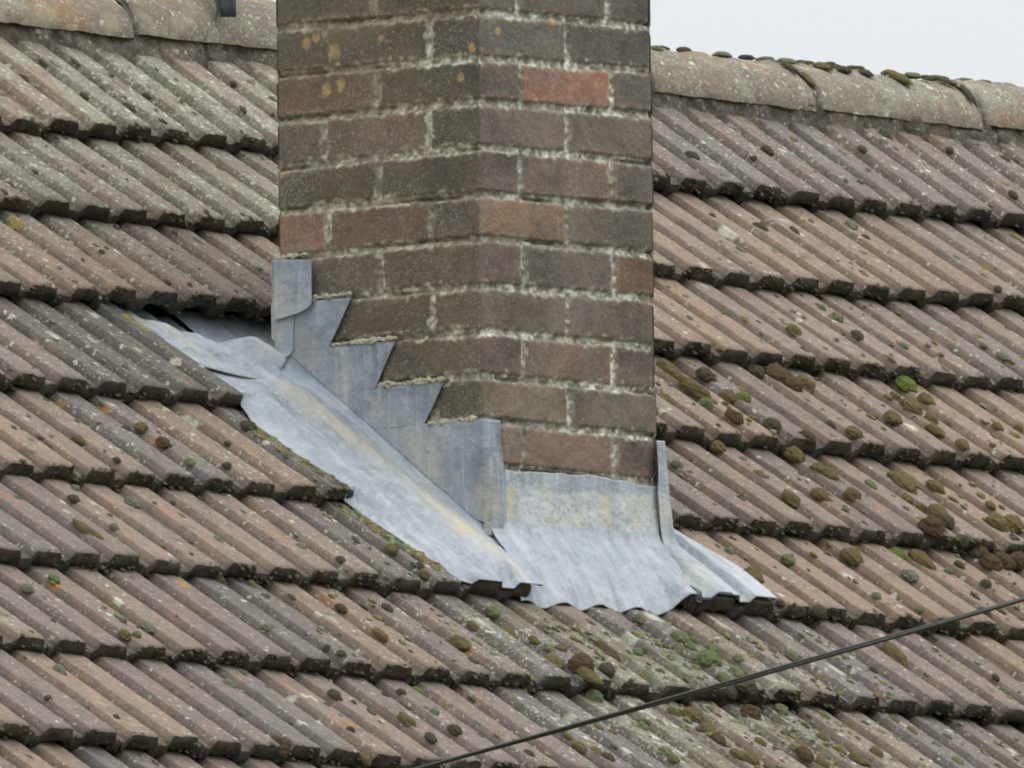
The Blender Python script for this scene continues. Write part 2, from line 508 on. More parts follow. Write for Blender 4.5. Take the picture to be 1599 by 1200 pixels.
for rec in PATCH_SRC.replace("\n", ";").split(";"):
    q = rec.split()
    X_, s_0 = pre_hit(float(q[0]), float(q[1]))
    PATCHES.append((X_, s_0, float(q[2]) / 2 / 780, float(q[3]) / 2 / 640, PCOL[q[4]], 0.9 if q[4] in 'WY' else 0.62, q[4]))

def make_tile(mb, k, i0, ribs=2, lo=None, hi=None, length=0.365, dense=True):
    r = rng.random(8)
    dn, dsj, tilt, yaw = (r[0] - .5) * 0.005, (r[1] - .5) * 0.010, (r[2] - .5) * 0.005, (r[3] - .5) * 0.016
    us, xs = [], []
    for j in range(ribs):
        x0 = float(ribx(k, i0 + j))
        us.append(U1.copy()); xs.append(x0 + U1 * (PI_ / PI_))
    w = np.concatenate(us); X = np.concatenate(xs)
    # 1.5 mm open joint at the tile's right edge
    X[-1] -= 0.002
    if hi is not None:
        keep = X < hi
        if keep.sum() < 3:
            return
        X, w = X[keep], w[keep]
    if lo is not None:
        keep = X > lo
        if keep.sum() < 3:
            return
        X, w = X[keep], w[keep]
    xm = X.mean()
    sk = S0 - k * GA + float(dcourse(k, xm)) + dsj
    vs = np.concatenate([[0, .002, .005], np.linspace(.010, length, 110)])
    XX, VV = np.meshgrid(X, vs, indexing='ij')
    WW = np.broadcast_to(w[:, None], XX.shape)
    slant = (XX - xm) * yaw * 3
    SS = sk + VV + slant * (1 - VV / length) + np.where(VV < .001, 0, 0)
    # ragged, chipped tail edge
    tailn = 0.0035 * fbm(XX * 55, XX * 0 + k * 3.1 + r[4] * 50, seed=3, octv=4)
    SS = SS + tailn * np.exp(-VV / 0.01)
    TH_ = THK(k)
    N = prof_local(WW) - TH_ * VV / GA + dn + tilt * (XX - xm) / 0.1
    N = N + 0.0011 * fbm(XX * 45, SS * 25, seed=11, octv=3) - 0.0022 * np.exp(-(VV / 0.0028) ** 1.0) * (1 + fbm(XX * 90, SS * 0, seed=4))
    li, mo = roof_masks(XX, SS)
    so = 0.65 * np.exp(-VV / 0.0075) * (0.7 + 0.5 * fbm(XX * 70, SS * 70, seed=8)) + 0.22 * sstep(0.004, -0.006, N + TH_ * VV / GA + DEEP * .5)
    # darker in the troughs and just under the next course
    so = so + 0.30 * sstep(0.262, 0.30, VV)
    tint = tile_tint(k, xm, r[5]) * (0.93 + 0.14 * r[6])
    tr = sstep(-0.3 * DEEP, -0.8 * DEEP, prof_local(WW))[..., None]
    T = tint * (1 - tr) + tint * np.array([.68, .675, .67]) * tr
    smid = sk + .15
    for (px_, ps_, pl_, pw_, pc_, pa_, kk_) in PATCHES:
        if abs(px_ - xm) > .1 + pw_ * 1.6 or abs(ps_ - smid) > .19 + pl_ * 1.6:
            continue
        dd = np.hypot((XX - px_) / pw_, (SS - ps_) / pl_) + (.55 if kk_ in 'WY' else .4) * fbm(XX * 90, SS * 90, seed=501, octv=3)
        f = (sstep(1.1, .72 if kk_ in 'WY' else .3, dd) * pa_)[..., None]
        T = T * (1 - f) + pc_ * f
        if kk_ in 'WYO':
            so = so * (1 - f[..., 0] * .8)
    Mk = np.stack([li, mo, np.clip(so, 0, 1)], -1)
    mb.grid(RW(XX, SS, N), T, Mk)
    # tail face hanging down on to the course below
    hs = np.linspace(0, 1, 6)
    thick = 0.0285
    XF, HF = np.meshgrid(X, hs, indexing='ij')
    n0 = N[:, :1]; s0 = SS[:, :1]
    rough = 0.0065 * fbm(XF * 75, HF * 2.2 + r[4] * 30, k * 5.3, seed=21, octv=4) + 0.003 * fbm(XF * 22, HF, k * 2.2, seed=25)
    NF = n0 - HF * (thick + 0.004 * fbm(X * 60, X * 0 + k, seed=6)[:, None])
    SF = s0 - 0.002 * np.sin(HF * pi) - rough * np.sin(np.clip(HF * 1.15, 0, 1) * pi) + 0.006 * HF ** 3
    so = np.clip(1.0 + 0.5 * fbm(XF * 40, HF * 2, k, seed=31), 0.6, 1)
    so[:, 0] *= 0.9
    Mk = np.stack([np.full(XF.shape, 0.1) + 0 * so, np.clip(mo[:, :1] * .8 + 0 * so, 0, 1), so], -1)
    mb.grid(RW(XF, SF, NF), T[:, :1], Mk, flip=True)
    # underside
    XU, HU = np.meshgrid(X, [0, 1], indexing='ij')
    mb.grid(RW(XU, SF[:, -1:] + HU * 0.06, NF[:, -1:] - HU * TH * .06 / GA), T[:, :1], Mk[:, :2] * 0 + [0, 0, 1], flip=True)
    # side edges
    for e, fl in ((0, False), (-1, True)):
        hs2 = np.array([0, 1])
        VE, HE = np.meshgrid(np.arange(len(vs)), hs2, indexing='ij')
        P = RW(np.full(VE.shape, X[e]), SS[e][VE], N[e][VE] - HE * 0.021)
        mb.grid(P, tint, [0.1, 0.1, 0.55], flip=fl)

house = bpy.data.objects.new("house", None)
COL.objects.link(house)
house.location = (0.22, 0.22, H0)
house_inv = Vector((-0.22, -0.22, -H0))
tag(house, "house roof of brown ribbed concrete tiles with a square brick chimney and lead flashing", "house")

def child(o, parent=house):
    o.parent = parent
    if parent is house:
        o.matrix_parent_inverse = Matrix.Translation(house_inv)
    return o

roofm = MB()
for k in range(1, 11):
    off = k % 2
    for mth in range(-14, 23):
        i0 = 2 * mth + off
        x0 = XL + PI_ * i0
        sk = S0 - k * GA
        ximg = 750 + 609 * (x0 + 0.1) - 610 * sk          # rough picture column, used only to skip far tiles
        if x0 < -2.45 or x0 > 4.2 or (x0 > 3.4 and ximg > 2600 and k > 8):
            continue
        length = 0.365
        if k == 4:
            if x0 - .02 < CHR and x0 + 0.19 > CHL:
                if x0 < CHL:
                    make_tile(roofm, k, i0, hi=CHL)
                elif x0 + .19 > CHR:
                    make_tile(roofm, k, i0, lo=CHR)
                continue
        if k == 6 and x0 < .40 and x0 + .19 > -.03:
            if x0 < -.03:
                make_tile(roofm, k, i0, hi=-.015)
            if x0 + .19 > .40:
                make_tile(roofm, k, i0, lo=.384)
            continue
        make_tile(roofm, k, i0, length=length)
front_slope = child(roofm.build("roof", M_TILE))

ul = MB()
Xu, Su = np.meshgrid(np.linspace(-3.2, 4.4, 30), np.linspace(-1.9, 1.75, 30), indexing='ij')
ul.grid(RW(Xu, Su, -0.085 + 0.004 * fbm(Xu * 3, Su * 3)), L(52, 50, 48), [0, 0, .6])
child(ul.build("underlay", M_TILE), front_slope)

# rear slope beyond the ridge, falling away from view
RIDGE_Y = 1.64 * CA + 0.125
EDGE_Z = H0 + 1.64 * SA + 0.004
rb = MB()
X = np.linspace(-2.4, 4.6, 700)
for k in range(9):
    s = np.array([0, .001, .02, .1, .2, .29])
    XX, SS = np.meshgrid(X, s, indexing='ij')
    N = prof_local(np.mod(XX - XL, PI_)) - 0.024 + 0.024 * SS / .29 - 0.03
    N[:, 0] -= 0.02
    d = 0.02 + k * .29 + SS
    P = np.stack([XX, RIDGE_Y + d * CA + N * SA, H0 + RIDGE_Y * tan(AL) - d * SA + N * CA], -1)
    rb.grid(P, L(145, 126, 116), [0.3, 0.1, 0.1])
child(rb.build("rear_slope", M_TILE), front_slope)

# ---- ridge: half round tiles bedded on mortar
def arc_pt(X, phi, a=0.128, b=0.094, dz=0.0):
    return np.stack([X, RIDGE_Y - a * np.cos(phi), EDGE_Z + b * np.sin(phi) + dz + 0 * X], -1)

joints = [-1.20, -0.74, -0.285, 0.175, 0.630, 1.09, 1.54, 1.995, 2.451, 2.916, 3.375, 3.83, 4.30]
M_RIDGE = M_TILE
for j in range(len(joints) - 1):
    mb = MB()
    a0, a1 = joints[j] + 0.003, joints[j + 1] - 0.003
    X = np.linspace(a0, a1, 90)
    ph = np.linspace(0, pi, 44)
    XX, PP = np.meshgrid(X, ph, indexing='ij')
    r = rng.random(5)
    nz = 0.0022 * fbm(XX * 30, PP * 4, seed=40 + j, octv=4) + 0.0012 * fbm(XX * 90, PP * 12, seed=70 + j, octv=3)
    edge = np.minimum(XX - a0, a1 - XX)
    nz = nz - 0.006 * np.exp(-edge / 0.004) * (1 + .6 * fbm(PP * 9, XX * 3, seed=90 + j))
    dz = (r[0] - .5) * 0.006 + (r[1] - .5) * 0.010 * (XX - a0) / .46
    if j == 4:
        dz = dz * 0
    nz = nz + 0.006 * sstep(-.1, .5, fbm(XX * 38, PP * 5, seed=140 + j, octv=4)) * sstep(1.0, 1.35, PP) * (1.0 if a0 > 1.6 else .3)
    P = arc_pt(XX, PP, 0.128 + nz, (0.103 if j == 4 else 0.094) + nz)
    P[..., 2] += dz
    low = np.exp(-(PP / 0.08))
    P[..., 2] += 0.003 * fbm(XX * 25, XX * 0, seed=33 + j)[..., :] * np.exp(-PP / 0.2)
    lich = np.clip(0.50 + 0.45 * fbm(XX * 7, PP * 2, seed=j) + (0.12 if a0 > 2 else -0.02), 0, 1)
    moss = np.clip(0.75 * sstep(0.75, 1.40, PP) + 0.12, 0, 1) * (0.8 if a0 > 1.6 else 0.5)
    dark_mask = np.clip(0.35 * low + 0.6 * np.exp(-edge / 0.006), 0, 1) * 0.6
    tint = L(137, 128, 115) * (0.92 + .14 * r[3])
    fo = (sstep(.12, .45, fbm(XX * 9, PP * 2.2, seed=170 + j, octv=4)) * .5)[..., None]
    fw = (sstep(.15, .4, fbm(XX * 16, PP * 3, seed=190 + j, octv=4)) * .5)[..., None]
    RT = tint * (1 - fo) + L(170, 132, 92) * fo
    RT = RT * (1 - fw) + L(172, 168, 146) * fw
    mb.grid(P, RT, np.stack([lich, moss, dark_mask], -1))
    for e, fl in ((0, False), (-1, True)):                      # end faces
        Q = np.stack([P[e], P[e] * [1, 0, 0] + [0, RIDGE_Y, EDGE_Z - .02] + (P[e] - [0, RIDGE_Y, EDGE_Z]) * [0, .88, .84]], 1)
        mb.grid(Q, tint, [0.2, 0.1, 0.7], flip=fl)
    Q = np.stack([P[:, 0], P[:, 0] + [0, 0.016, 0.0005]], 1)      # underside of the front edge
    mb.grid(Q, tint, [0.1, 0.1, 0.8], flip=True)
    child(mb.build("ridge_tile", M_RIDGE), front_slope)

# bedding mortar: a recessed crumbly band below the ridge tiles and in their joints
mb = MB()
X = np.linspace(-1.2, 4.3, 1500)
h = np.linspace(0, 1, 12)
XX, HH = np.meshgrid(X, h, indexing='ij')
cr_ = 0.009 * fbm(XX * 40, HH * 2.5, seed=51, octv=5) + 0.006 * fbm(XX * 11, HH * 1.5, seed=52)
cr_ = cr_ - 0.006 * np.exp(-((np.mod(XX + .07 * noise(XX * 3, 0, seed=2), 0.127) - .06) / 0.0022) ** 2)
P = np.stack([XX, RIDGE_Y - 0.128 + 0.008 - 0.012 * HH - cr_, EDGE_Z + 0.004 - HH * 0.062], -1)
mb.grid(P, L(112, 106, 95), np.stack([0.35 + 0 * HH, 0.25 + 0 * HH, np.clip(0.45 + 0.9 * fbm(XX * 30, HH * 3, seed=54), 0, .95)], -1))
for jx in joints:
    Xj = np.linspace(jx - 0.012, jx + 0.012, 9)
    ph = np.linspace(0, pi, 44)
    XX, PP = np.meshgrid(Xj, ph, indexing='ij')
    q = -0.004 + 0.003 * fbm(XX * 120, PP * 9, seed=58)
    mb.grid(arc_pt(XX + 0.004 * np.sin(PP * 2), PP, 0.128 + q, 0.094 + q), L(105, 99, 92), [0.2, 0.2, 0.4])
child(mb.build("ridge_mortar", M_TILE), front_slope)

# ------------------------------------------------------------------ chimney brickwork
W = 0.44
Bc = [-.002, -.0783, -.1503, -.2255, -.3030, -.3760, -.4545, -.5292, -.6032, -.6761, -.7500]
Bl = [.0066, -.0726, -.1495, -.2286, -.3001, -.3781]
Br = [.0055, -.0694, -.1422, -.2214, -.2973, -.3743, -.4491, -.5292]
def ext(a, n=14):
    a = list(a)
    while len(a) < n:
        a.append(a[-1] - 0.0752)
    return a
UP = 7
def beds(a):
    a = ext(a)
    return np.array([a[0] + 0.0755 * (UP - i) for i in range(UP)] + a)
BC, BL_, BR_ = beds(Bc), beds(Bl), beds(Br)

g0 = L(104, 97, 89)
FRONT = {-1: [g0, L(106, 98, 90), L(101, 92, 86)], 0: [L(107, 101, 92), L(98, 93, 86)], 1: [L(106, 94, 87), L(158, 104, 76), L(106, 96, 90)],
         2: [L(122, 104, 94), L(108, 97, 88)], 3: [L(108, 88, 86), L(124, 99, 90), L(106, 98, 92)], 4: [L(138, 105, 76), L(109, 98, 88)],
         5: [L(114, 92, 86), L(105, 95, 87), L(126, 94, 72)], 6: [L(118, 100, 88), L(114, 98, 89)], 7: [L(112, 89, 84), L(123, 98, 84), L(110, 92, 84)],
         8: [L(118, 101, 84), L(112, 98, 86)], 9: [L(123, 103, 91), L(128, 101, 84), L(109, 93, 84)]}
LEFT = {-1: [L(84, 80, 73), L(82, 79, 72)], 0: [L(82, 79, 75), L(88, 82, 72), L(80, 77, 70)], 1: [L(80, 76, 70), L(104, 82, 68)],  # left face toned darker: its lichen, and its weaker light put into the colour
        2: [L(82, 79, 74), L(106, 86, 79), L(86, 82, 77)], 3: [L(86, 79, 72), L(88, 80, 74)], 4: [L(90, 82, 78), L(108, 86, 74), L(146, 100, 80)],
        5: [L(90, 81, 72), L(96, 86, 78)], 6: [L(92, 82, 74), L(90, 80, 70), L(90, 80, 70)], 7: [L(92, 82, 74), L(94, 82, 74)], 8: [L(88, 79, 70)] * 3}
EDGE_ORANGE = L(150, 96, 68)

def face_cols(a, z, edge_beds, colours, hsh_on_odd, seed, specks, corner_first=True):
    """relief, colour and masks of one brick face; a = distance from the reference arris"""
    beds_at = BC[:, None, None] + (edge_beds - BC)[:, None, None] * (a / W)[None]
    wa = a + 0.0022 * fbm(a * 30, z * 30, seed=seed) + 0.0012 * fbm(a * 130, z * 130, seed=seed + 1)
    wz = z + 0.0020 * fbm(a * 26, z * 26, seed=seed + 2) + 0.0013 * fbm(a * 140, z * 140, seed=seed + 3)
    idx = (wz[None] < beds_at).sum(0) - 1            # course index in the padded list
    idx = np.clip(idx, 0, len(BC) - 2)
    top = np.take_along_axis(beds_at, idx[None], 0)[0]
    bot = np.take_along_axis(beds_at, idx[None] + 1, 0)[0]
    jb = 0.0058
    dz = np.minimum(top - wz, wz - bot) - jb
    c = idx - UP                                       # course number, 0 = first bed below the frame top
    odd = (c % 2 == 1)
    three = odd if hsh_on_odd else ~odd
    jit = 0.006 * noise(c * 1.7, 0 * c, 3.3, seed=seed + 7)
    j1, j2, jm = 0.106 + jit, 0.335 + jit, 0.222 + jit
    da3 = np.minimum(np.abs(wa - j1), np.abs(wa - j2))
    da2 = np.abs(wa - jm)
    da = np.where(three, da3, da2) - 0.0054
    bi = np.where(three, (wa > j1).astype(int) + (wa > j2), (wa > jm).astype(int))
    d = np.minimum(dz, da)
    brick = sstep(-0.0008, 0.0012, d)
    # relief
    cr = fbm(a * 95, z * 95, seed=seed + 4, octv=4)
    low = fbm(a * 12, z * 12, seed=seed + 5, octv=3)
    deep = sstep(0.15, 0.5, fbm(a * 7, c * 2.3, seed=seed + 6)) * (dz < 0)
    hm = -0.0035 + 0.0042 * cr - 0.008 * deep + 0.0018 * low
    pr = 0.0022 * noise(c * 3.1, bi * 5.7, 1.1, seed=seed + 8)
    hb = 0.0012 * sstep(0, 0.005, d) + 0.0009 * cr + 0.0011 * low + pr
    hgt = hm * (1 - brick) + hb * brick
    # colour
    col = np.zeros(a.shape + (3,))
    rr = np.random.default_rng(seed)
    for cc in np.unique(c):
        lst = colours.get(int(cc))
        for b in range(3):
            if lst is not None and b < len(lst):
                q = lst[b]
            else:
                q = g0 * (0.8 + 0.35 * rr.random()) * np.array([1 + .12 * rr.random(), 1, 1 - .08 * rr.random()])
            m_ = (c == cc) & (bi == b)
            col[m_] = q
    rim = sstep(0.016, 0.002, d) * sstep(-0.1, 0.45, fbm(a * 16, z * 16, seed=seed + 9)) * (0.75 if specks < .2 else 0.3)
    col = col * (1 - rim[..., None] * .55) + EDGE_ORANGE * rim[..., None] * .55
    pat = sstep(-0.1, 0.5, fbm(a * 22, z * 22, seed=seed + 12))[..., None]
    blot = fbm(a * 13, z * 13, seed=seed + 15, octv=4)[..., None]
    col = col * (1 + 0.38 * blot + 0.16 * fbm(a * 60, z * 60, seed=seed + 16)[..., None]) + np.array([.02, .004, -.004]) * blot
    grey = col.mean(-1, keepdims=True) * np.array([1, .98, .92])
    col = col * (1 - .45 * pat) + grey * .9 * .45 * pat
    mcol = L(150, 148, 132) + 0 * col
    crumb = sstep(-0.25, 0.4, fbm(a * 120, z * 120, seed=seed + 10, octv=3))[..., None]
    mcol = L(140, 137, 123) * (1 - crumb) + L(206, 208, 194) * crumb
    thin = sstep(-0.15, 0.35, fbm(a * 8, z * 8, seed=seed + 11))[..., None] * 0.6
    mcol = mcol * (1 - thin) + L(128, 118, 100) * thin
    dk = sstep(0.0, -0.35, fbm(a * 30, z * 9, seed=seed + 13))[..., None] * .35
    mcol = mcol * (1 - dk)
    # lichen crust creeping from the joints over the brick rims
    creep = sstep(0.006, -0.001, d + 0.009 * cr) * (0.95 if specks > .2 else .5)
    colr = col * (1 - creep[..., None]) + mcol * creep[..., None]
    colr = np.where((brick < 0.5)[..., None], mcol, colr)
    # ochre lichen rosettes
    for (x0, z0, r0) in ((.375, -.025, .008), (.315, -.045, .014), (.352, -.018, .006), (.30, -.098, .012), (.33, -.105, .009), (.21, -.03, .006), (.035, -.105, .007), (.43, -.235, .007), (.20, -.23, .006), (.01, -.06, .004)) if seed == 200 else ((.05, -.03, .004), (.19, -.0, .008)):
        dd = np.hypot(a - x0, (z - z0)) + 0.004 * fbm(a * 130, z * 130, seed=77)
        f = (sstep(r0 * 1.15, r0 * .5, dd - .002 + 0.006 * fbm(a * 60, z * 60, seed=79)) * (0.62 + .38 * sstep(-.2, .3, fbm(a * 190, z * 190, seed=78))))[..., None]
        colr = colr * (1 - f) + L(178, 142, 44) * f
    mask = np.stack([specks * (0.5 + 0.9 * low) + 0 * a, (1 - brick), 0 * a], -1)
    lum = colr.mean(-1, keepdims=True)
    colr = lum + (colr - lum) * 0.58
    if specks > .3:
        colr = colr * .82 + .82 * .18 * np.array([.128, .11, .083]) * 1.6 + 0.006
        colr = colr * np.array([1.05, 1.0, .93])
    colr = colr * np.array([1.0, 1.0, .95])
    return hgt, colr * (BRK if specks < .3 else BRK * 1.10), mask, c

BRK = 1.25
zs = np.concatenate([np.arange(-1.02, 0.06, 0.0022), np.arange(0.06, 0.52, 0.008)])
as_ = np.linspace(0, W, 196)
A, Z = np.meshgrid(as_, zs, indexing='ij')
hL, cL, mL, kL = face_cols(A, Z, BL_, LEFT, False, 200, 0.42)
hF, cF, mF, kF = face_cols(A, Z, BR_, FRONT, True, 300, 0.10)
# the far arrises lean and step a little from course to course
stepL = 0.003 * noise(kL[-1] * 2.1, 0 * kL[-1], .4, seed=1) * 0
stepF = 0.0035 * noise(kF[-1] * 2.7, 0 * kF[-1], .4, seed=2)
mb = MB()
rnd = lambda A_: 0.0035 * np.exp(-A_ / 0.0022)
hl = hL - rnd(A) - rnd(W - A); hf = hF - rnd(A) - rnd(W - A)
tF = sstep(0, .02, A)
YL = A - hf[0][None] * np.exp(-A / 0.003)
PL = np.stack([-hl, YL, Z], -1)
XF_ = A - hl[0][None] * np.exp(-A / 0.003) + stepF[None] * (A / W)
PF = np.stack([XF_, -hf, Z], -1)
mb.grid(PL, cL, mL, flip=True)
mb.grid(PF, cF, mF)
as2 = np.linspace(0, W, 80); zs2 = np.linspace(-1.02, .52, 320)
A2, Z2 = np.meshgrid(as2, zs2, indexing='ij')
h1, c1, m1, k1 = face_cols(A2, Z2, BL_, {}, False, 400, 0.1)
h2, c2, m2, k2 = face_cols(A2, Z2, BR_, {}, True, 500, 0.3)
st2 = np.interp(zs2, zs, stepF)
mb.grid(np.stack([W + h1 * .6 + st2[None], A2, Z2], -1), c1, m1)
mb.grid(np.stack([A2 + st2[None] * (A2 / W), W + h2 * .6, Z2], -1), c2, m2, flip=True)
topq = np.array([[[0, 0, .52], [0, W, .52]], [[W, 0, .52], [W, W, .52]]])
mb.grid(topq, L(130, 128, 118), None, flip=False)
chimney = child(mb.build("chimney", M_BRICK))

# ------------------------------------------------------------------ lead flashing
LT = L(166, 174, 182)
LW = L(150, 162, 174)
zc = lambda Y: H0 + Y * tan(AL)           # height of the tail plane against the wall

def lead_n(X, s):
    """sheet dressed over the tiles: follows the ribs loosely"""
    t = tile_n(X, s)
    base = 0.004 - 0.006 * np.mod((S0 - s) / GA, 1.0) * 0
    rib = prof_local(np.mod(X - ribx(6, 0), PI_))
    return base + 0.45 * rib + 0.0015 * fbm(X * 18, s * 12, seed=61), t

_rx = np.linspace(-.4, .8, 1500)
_r6 = tile_n(_rx, np.full(_rx.shape, -.135)) + TH * .01 / GA
R6 = lambda X: np.interp(X, _rx, _r6)

# -- stepped side flashing + its cover over the tiles (one sheet)
mb = MB()
def yedge(z):
    for (z0, z1, y0, y1) in ((-.455, -.5345, .276, .327), (-.5345, -.6095, .180, .226), (-.6095, -.6765, .075, .120)):
        if z <= z0 and z > z1:
            t = (z - z0) / (z1 - z0)
            return y0 + (y1 - y0) * t
    if z <= -.6765:
        return -0.036
    return .276
zrows = []
for a, b in ((-.4551, -.5344), (-.5346, -.6094), (-.6096, -.6764), (-.6766, -.868)):
    zrows += list(np.linspace(a, b, max(4, int((a - b) / 0.003))))
tt = np.linspace(0, 1, 150)
rows_ = []
for z in zrows:
    y0 = yedge(z)
    yc = min(.452, max(0.0, (z - H0 - 0.024) / tan(AL)))
    if z < -.6766:
        y0 = y0 * (1 - .35 * sstep(-.835, -.868, z))
    rows_.append(y0 + (max(yc, y0 + .002) - y0) * tt)
Q = np.array(rows_)
ZZ = np.broadcast_to(np.array(zrows)[:, None], Q.shape)
slope_top = np.array([0.0025 * noise(q * 18, z * 4, seed=5) for q, z in zip(Q, ZZ)])
off = 0.0065 + 0.0015 * fbm(Q * 20, ZZ * 20, seed=63) * sstep(0, .03, Q) + 0.0105 * sstep(.0, -.006, Q) * sstep(-.70, -.78, ZZ) + 0.0035 * sstep(0.02, 0.0, np.abs(Q - np.array([yedge(z) for z in zrows])[:, None])) * 0
# fold round the arris: negative q runs along the front face
bulge = off
Xq = np.where(Q >= 0, -bulge, -Q - bulge * np.exp(Q / 0.004))
Yq = np.where(Q >= 0, Q - bulge * np.exp(-Q / 0.004), -bulge)
P = np.stack([Xq, Yq, ZZ + 0.0 * Q], -1)
ptx = 750 + 0 * Q
stain = np.clip(0.22 * sstep(0.05, -0.02, ZZ - zc(np.maximum(Q, 0)) - .08) + 0.25 * fbm(Q * 30, ZZ * 5, seed=64), 0, .8)
dk = np.clip(0.9 - 0.25 * sstep(.0, .5, fbm(Q * 14, ZZ * 8, seed=65)), .6, 1)
mb.grid(P, LW * dk[..., None], np.stack([stain, 0 * Q, 0 * Q], -1), flip=False)

s_ = np.concatenate([np.linspace(.535, -.12, 240), np.linspace(-.122, -.150, 22)])
# cross-section: 0..1 over the fold, then outwards
e_fold = np.linspace(0, 1, 20)[:-1]
e_out = np.linspace(0, 1, 66)
XX = np.zeros((len(s_), len(e_fold) + len(e_out))); NN = np.zeros_like(XX); SS = np.zeros_like(XX)
outer = np.interp(s_, [-.15, -.141, -.125, -.04, .076, .24, .36, .41, .535], [-.150, -.165, -.190, -.205, -.211, -.232, -.228, -.212, -.213])
outer = outer + 0.004 * fbm(s_ * 20, s_ * 0, seed=66)
for a, s in enumerate(s_):
    wall = sstep(-0.030, 0.014, s)                      # the fold dies out past the front arris
    r = 0.028
    xf = np.interp(s, [-.15, -.13, -.02, .02], [.008, .018, .034, .034])
    xin = -0.0062 * wall + xf * (1 - wall)
    f = e_fold
    XX[a, :len(f)] = xin - r * wall * f ** 2 - 0.004 * (1 - wall) * f
    NN[a, :len(f)] = (0.024 * CA) * wall * (1 - f) ** 2
    x0 = xin - r * wall - 0.004 * (1 - wall)
    XX[a, len(f):] = x0 + (outer[a] - x0) * e_out
    SS[a] = s
ln, tn = lead_n(XX, SS)
d_out = XX - outer[:, None]
mask_cov = np.zeros(XX.shape, bool); mask_cov[:, len(e_fold):] = True
rib_b = 0.009 * np.exp(-((XX + 0.060 + .06 * np.clip(SS, 0, .4)) / 0.028) ** 2) - 0.005 * np.exp(-((XX + 0.147) / 0.026) ** 2) + 0.003 * np.exp(-((XX + .18) / .02) ** 2)
wr = 0.0034 * fbm(XX * 34, SS * 8, seed=67) + 0.0020 * fbm((XX - SS * .25) * 110, SS * 14, seed=68)
base = 0.010 + rib_b + wr - 0.02 * sstep(.40, .52, SS)
edge_fol = np.maximum(tn, -0.026) + 0.004
fb = sstep(0.05, 0.0, d_out)
cover_n = base * (1 - fb) + np.maximum(edge_fol, base - 0.03) * fb
row4 = -TH * (SS - (S0 - 4 * GA)) / GA - 0.004
cover_n = np.where(SS > .405, cover_n + (row4 - cover_n) * sstep(.405, .43, SS) * sstep(.06, .0, d_out), cover_n)
cover_n = cover_n + (row4 - .005 - cover_n) * sstep(.455, .50, SS) * sstep(-.055, -.075, XX)
cover_n = np.where(SS < -0.10, cover_n * (1 - sstep(-.10, -.15, SS)) + (np.maximum(R6(XX), -.012) + 0.0065) * sstep(-.10, -.145, SS), cover_n)
NNc = np.where(mask_cov, cover_n, NN * (1 - 0) + cover_n[:, len(e_fold)][:, None] * np.where(NN > 0, 1 - NN / (0.024 * CA + 1e-9), 1))
fade = np.minimum(1, np.maximum(0, 1 - (XX - XX[:, len(e_fold)][:, None]) / 0.03))
P = RW(XX, SS, NNc)
ys = np.exp(-((XX + 0.050 + .09 * np.clip(SS, 0, .4) + .012 * fbm(SS * 7, 0, seed=97)) / 0.026) ** 2) * (0.72 + .8 * fbm(SS * 8, XX * 20, seed=69)) * sstep(.50, .42, SS) * sstep(-.16, -.10, SS)
st = np.clip(ys, 0, 1)
wrk = np.clip(1.0 * np.exp(-((XX + 0.137) / 0.020) ** 2) * sstep(-.1, .5, fbm(XX * 60, SS * 10, seed=70)) + .25 * sstep(.3, .6, fbm(XX * 30, SS * 14, seed=71)), 0, .8)
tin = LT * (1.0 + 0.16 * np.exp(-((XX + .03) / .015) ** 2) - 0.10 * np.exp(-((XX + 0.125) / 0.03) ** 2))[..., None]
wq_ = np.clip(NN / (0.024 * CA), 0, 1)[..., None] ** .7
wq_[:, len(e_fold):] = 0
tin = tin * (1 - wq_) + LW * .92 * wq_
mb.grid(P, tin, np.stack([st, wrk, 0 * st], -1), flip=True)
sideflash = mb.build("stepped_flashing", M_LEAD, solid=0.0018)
child(sideflash, chimney)

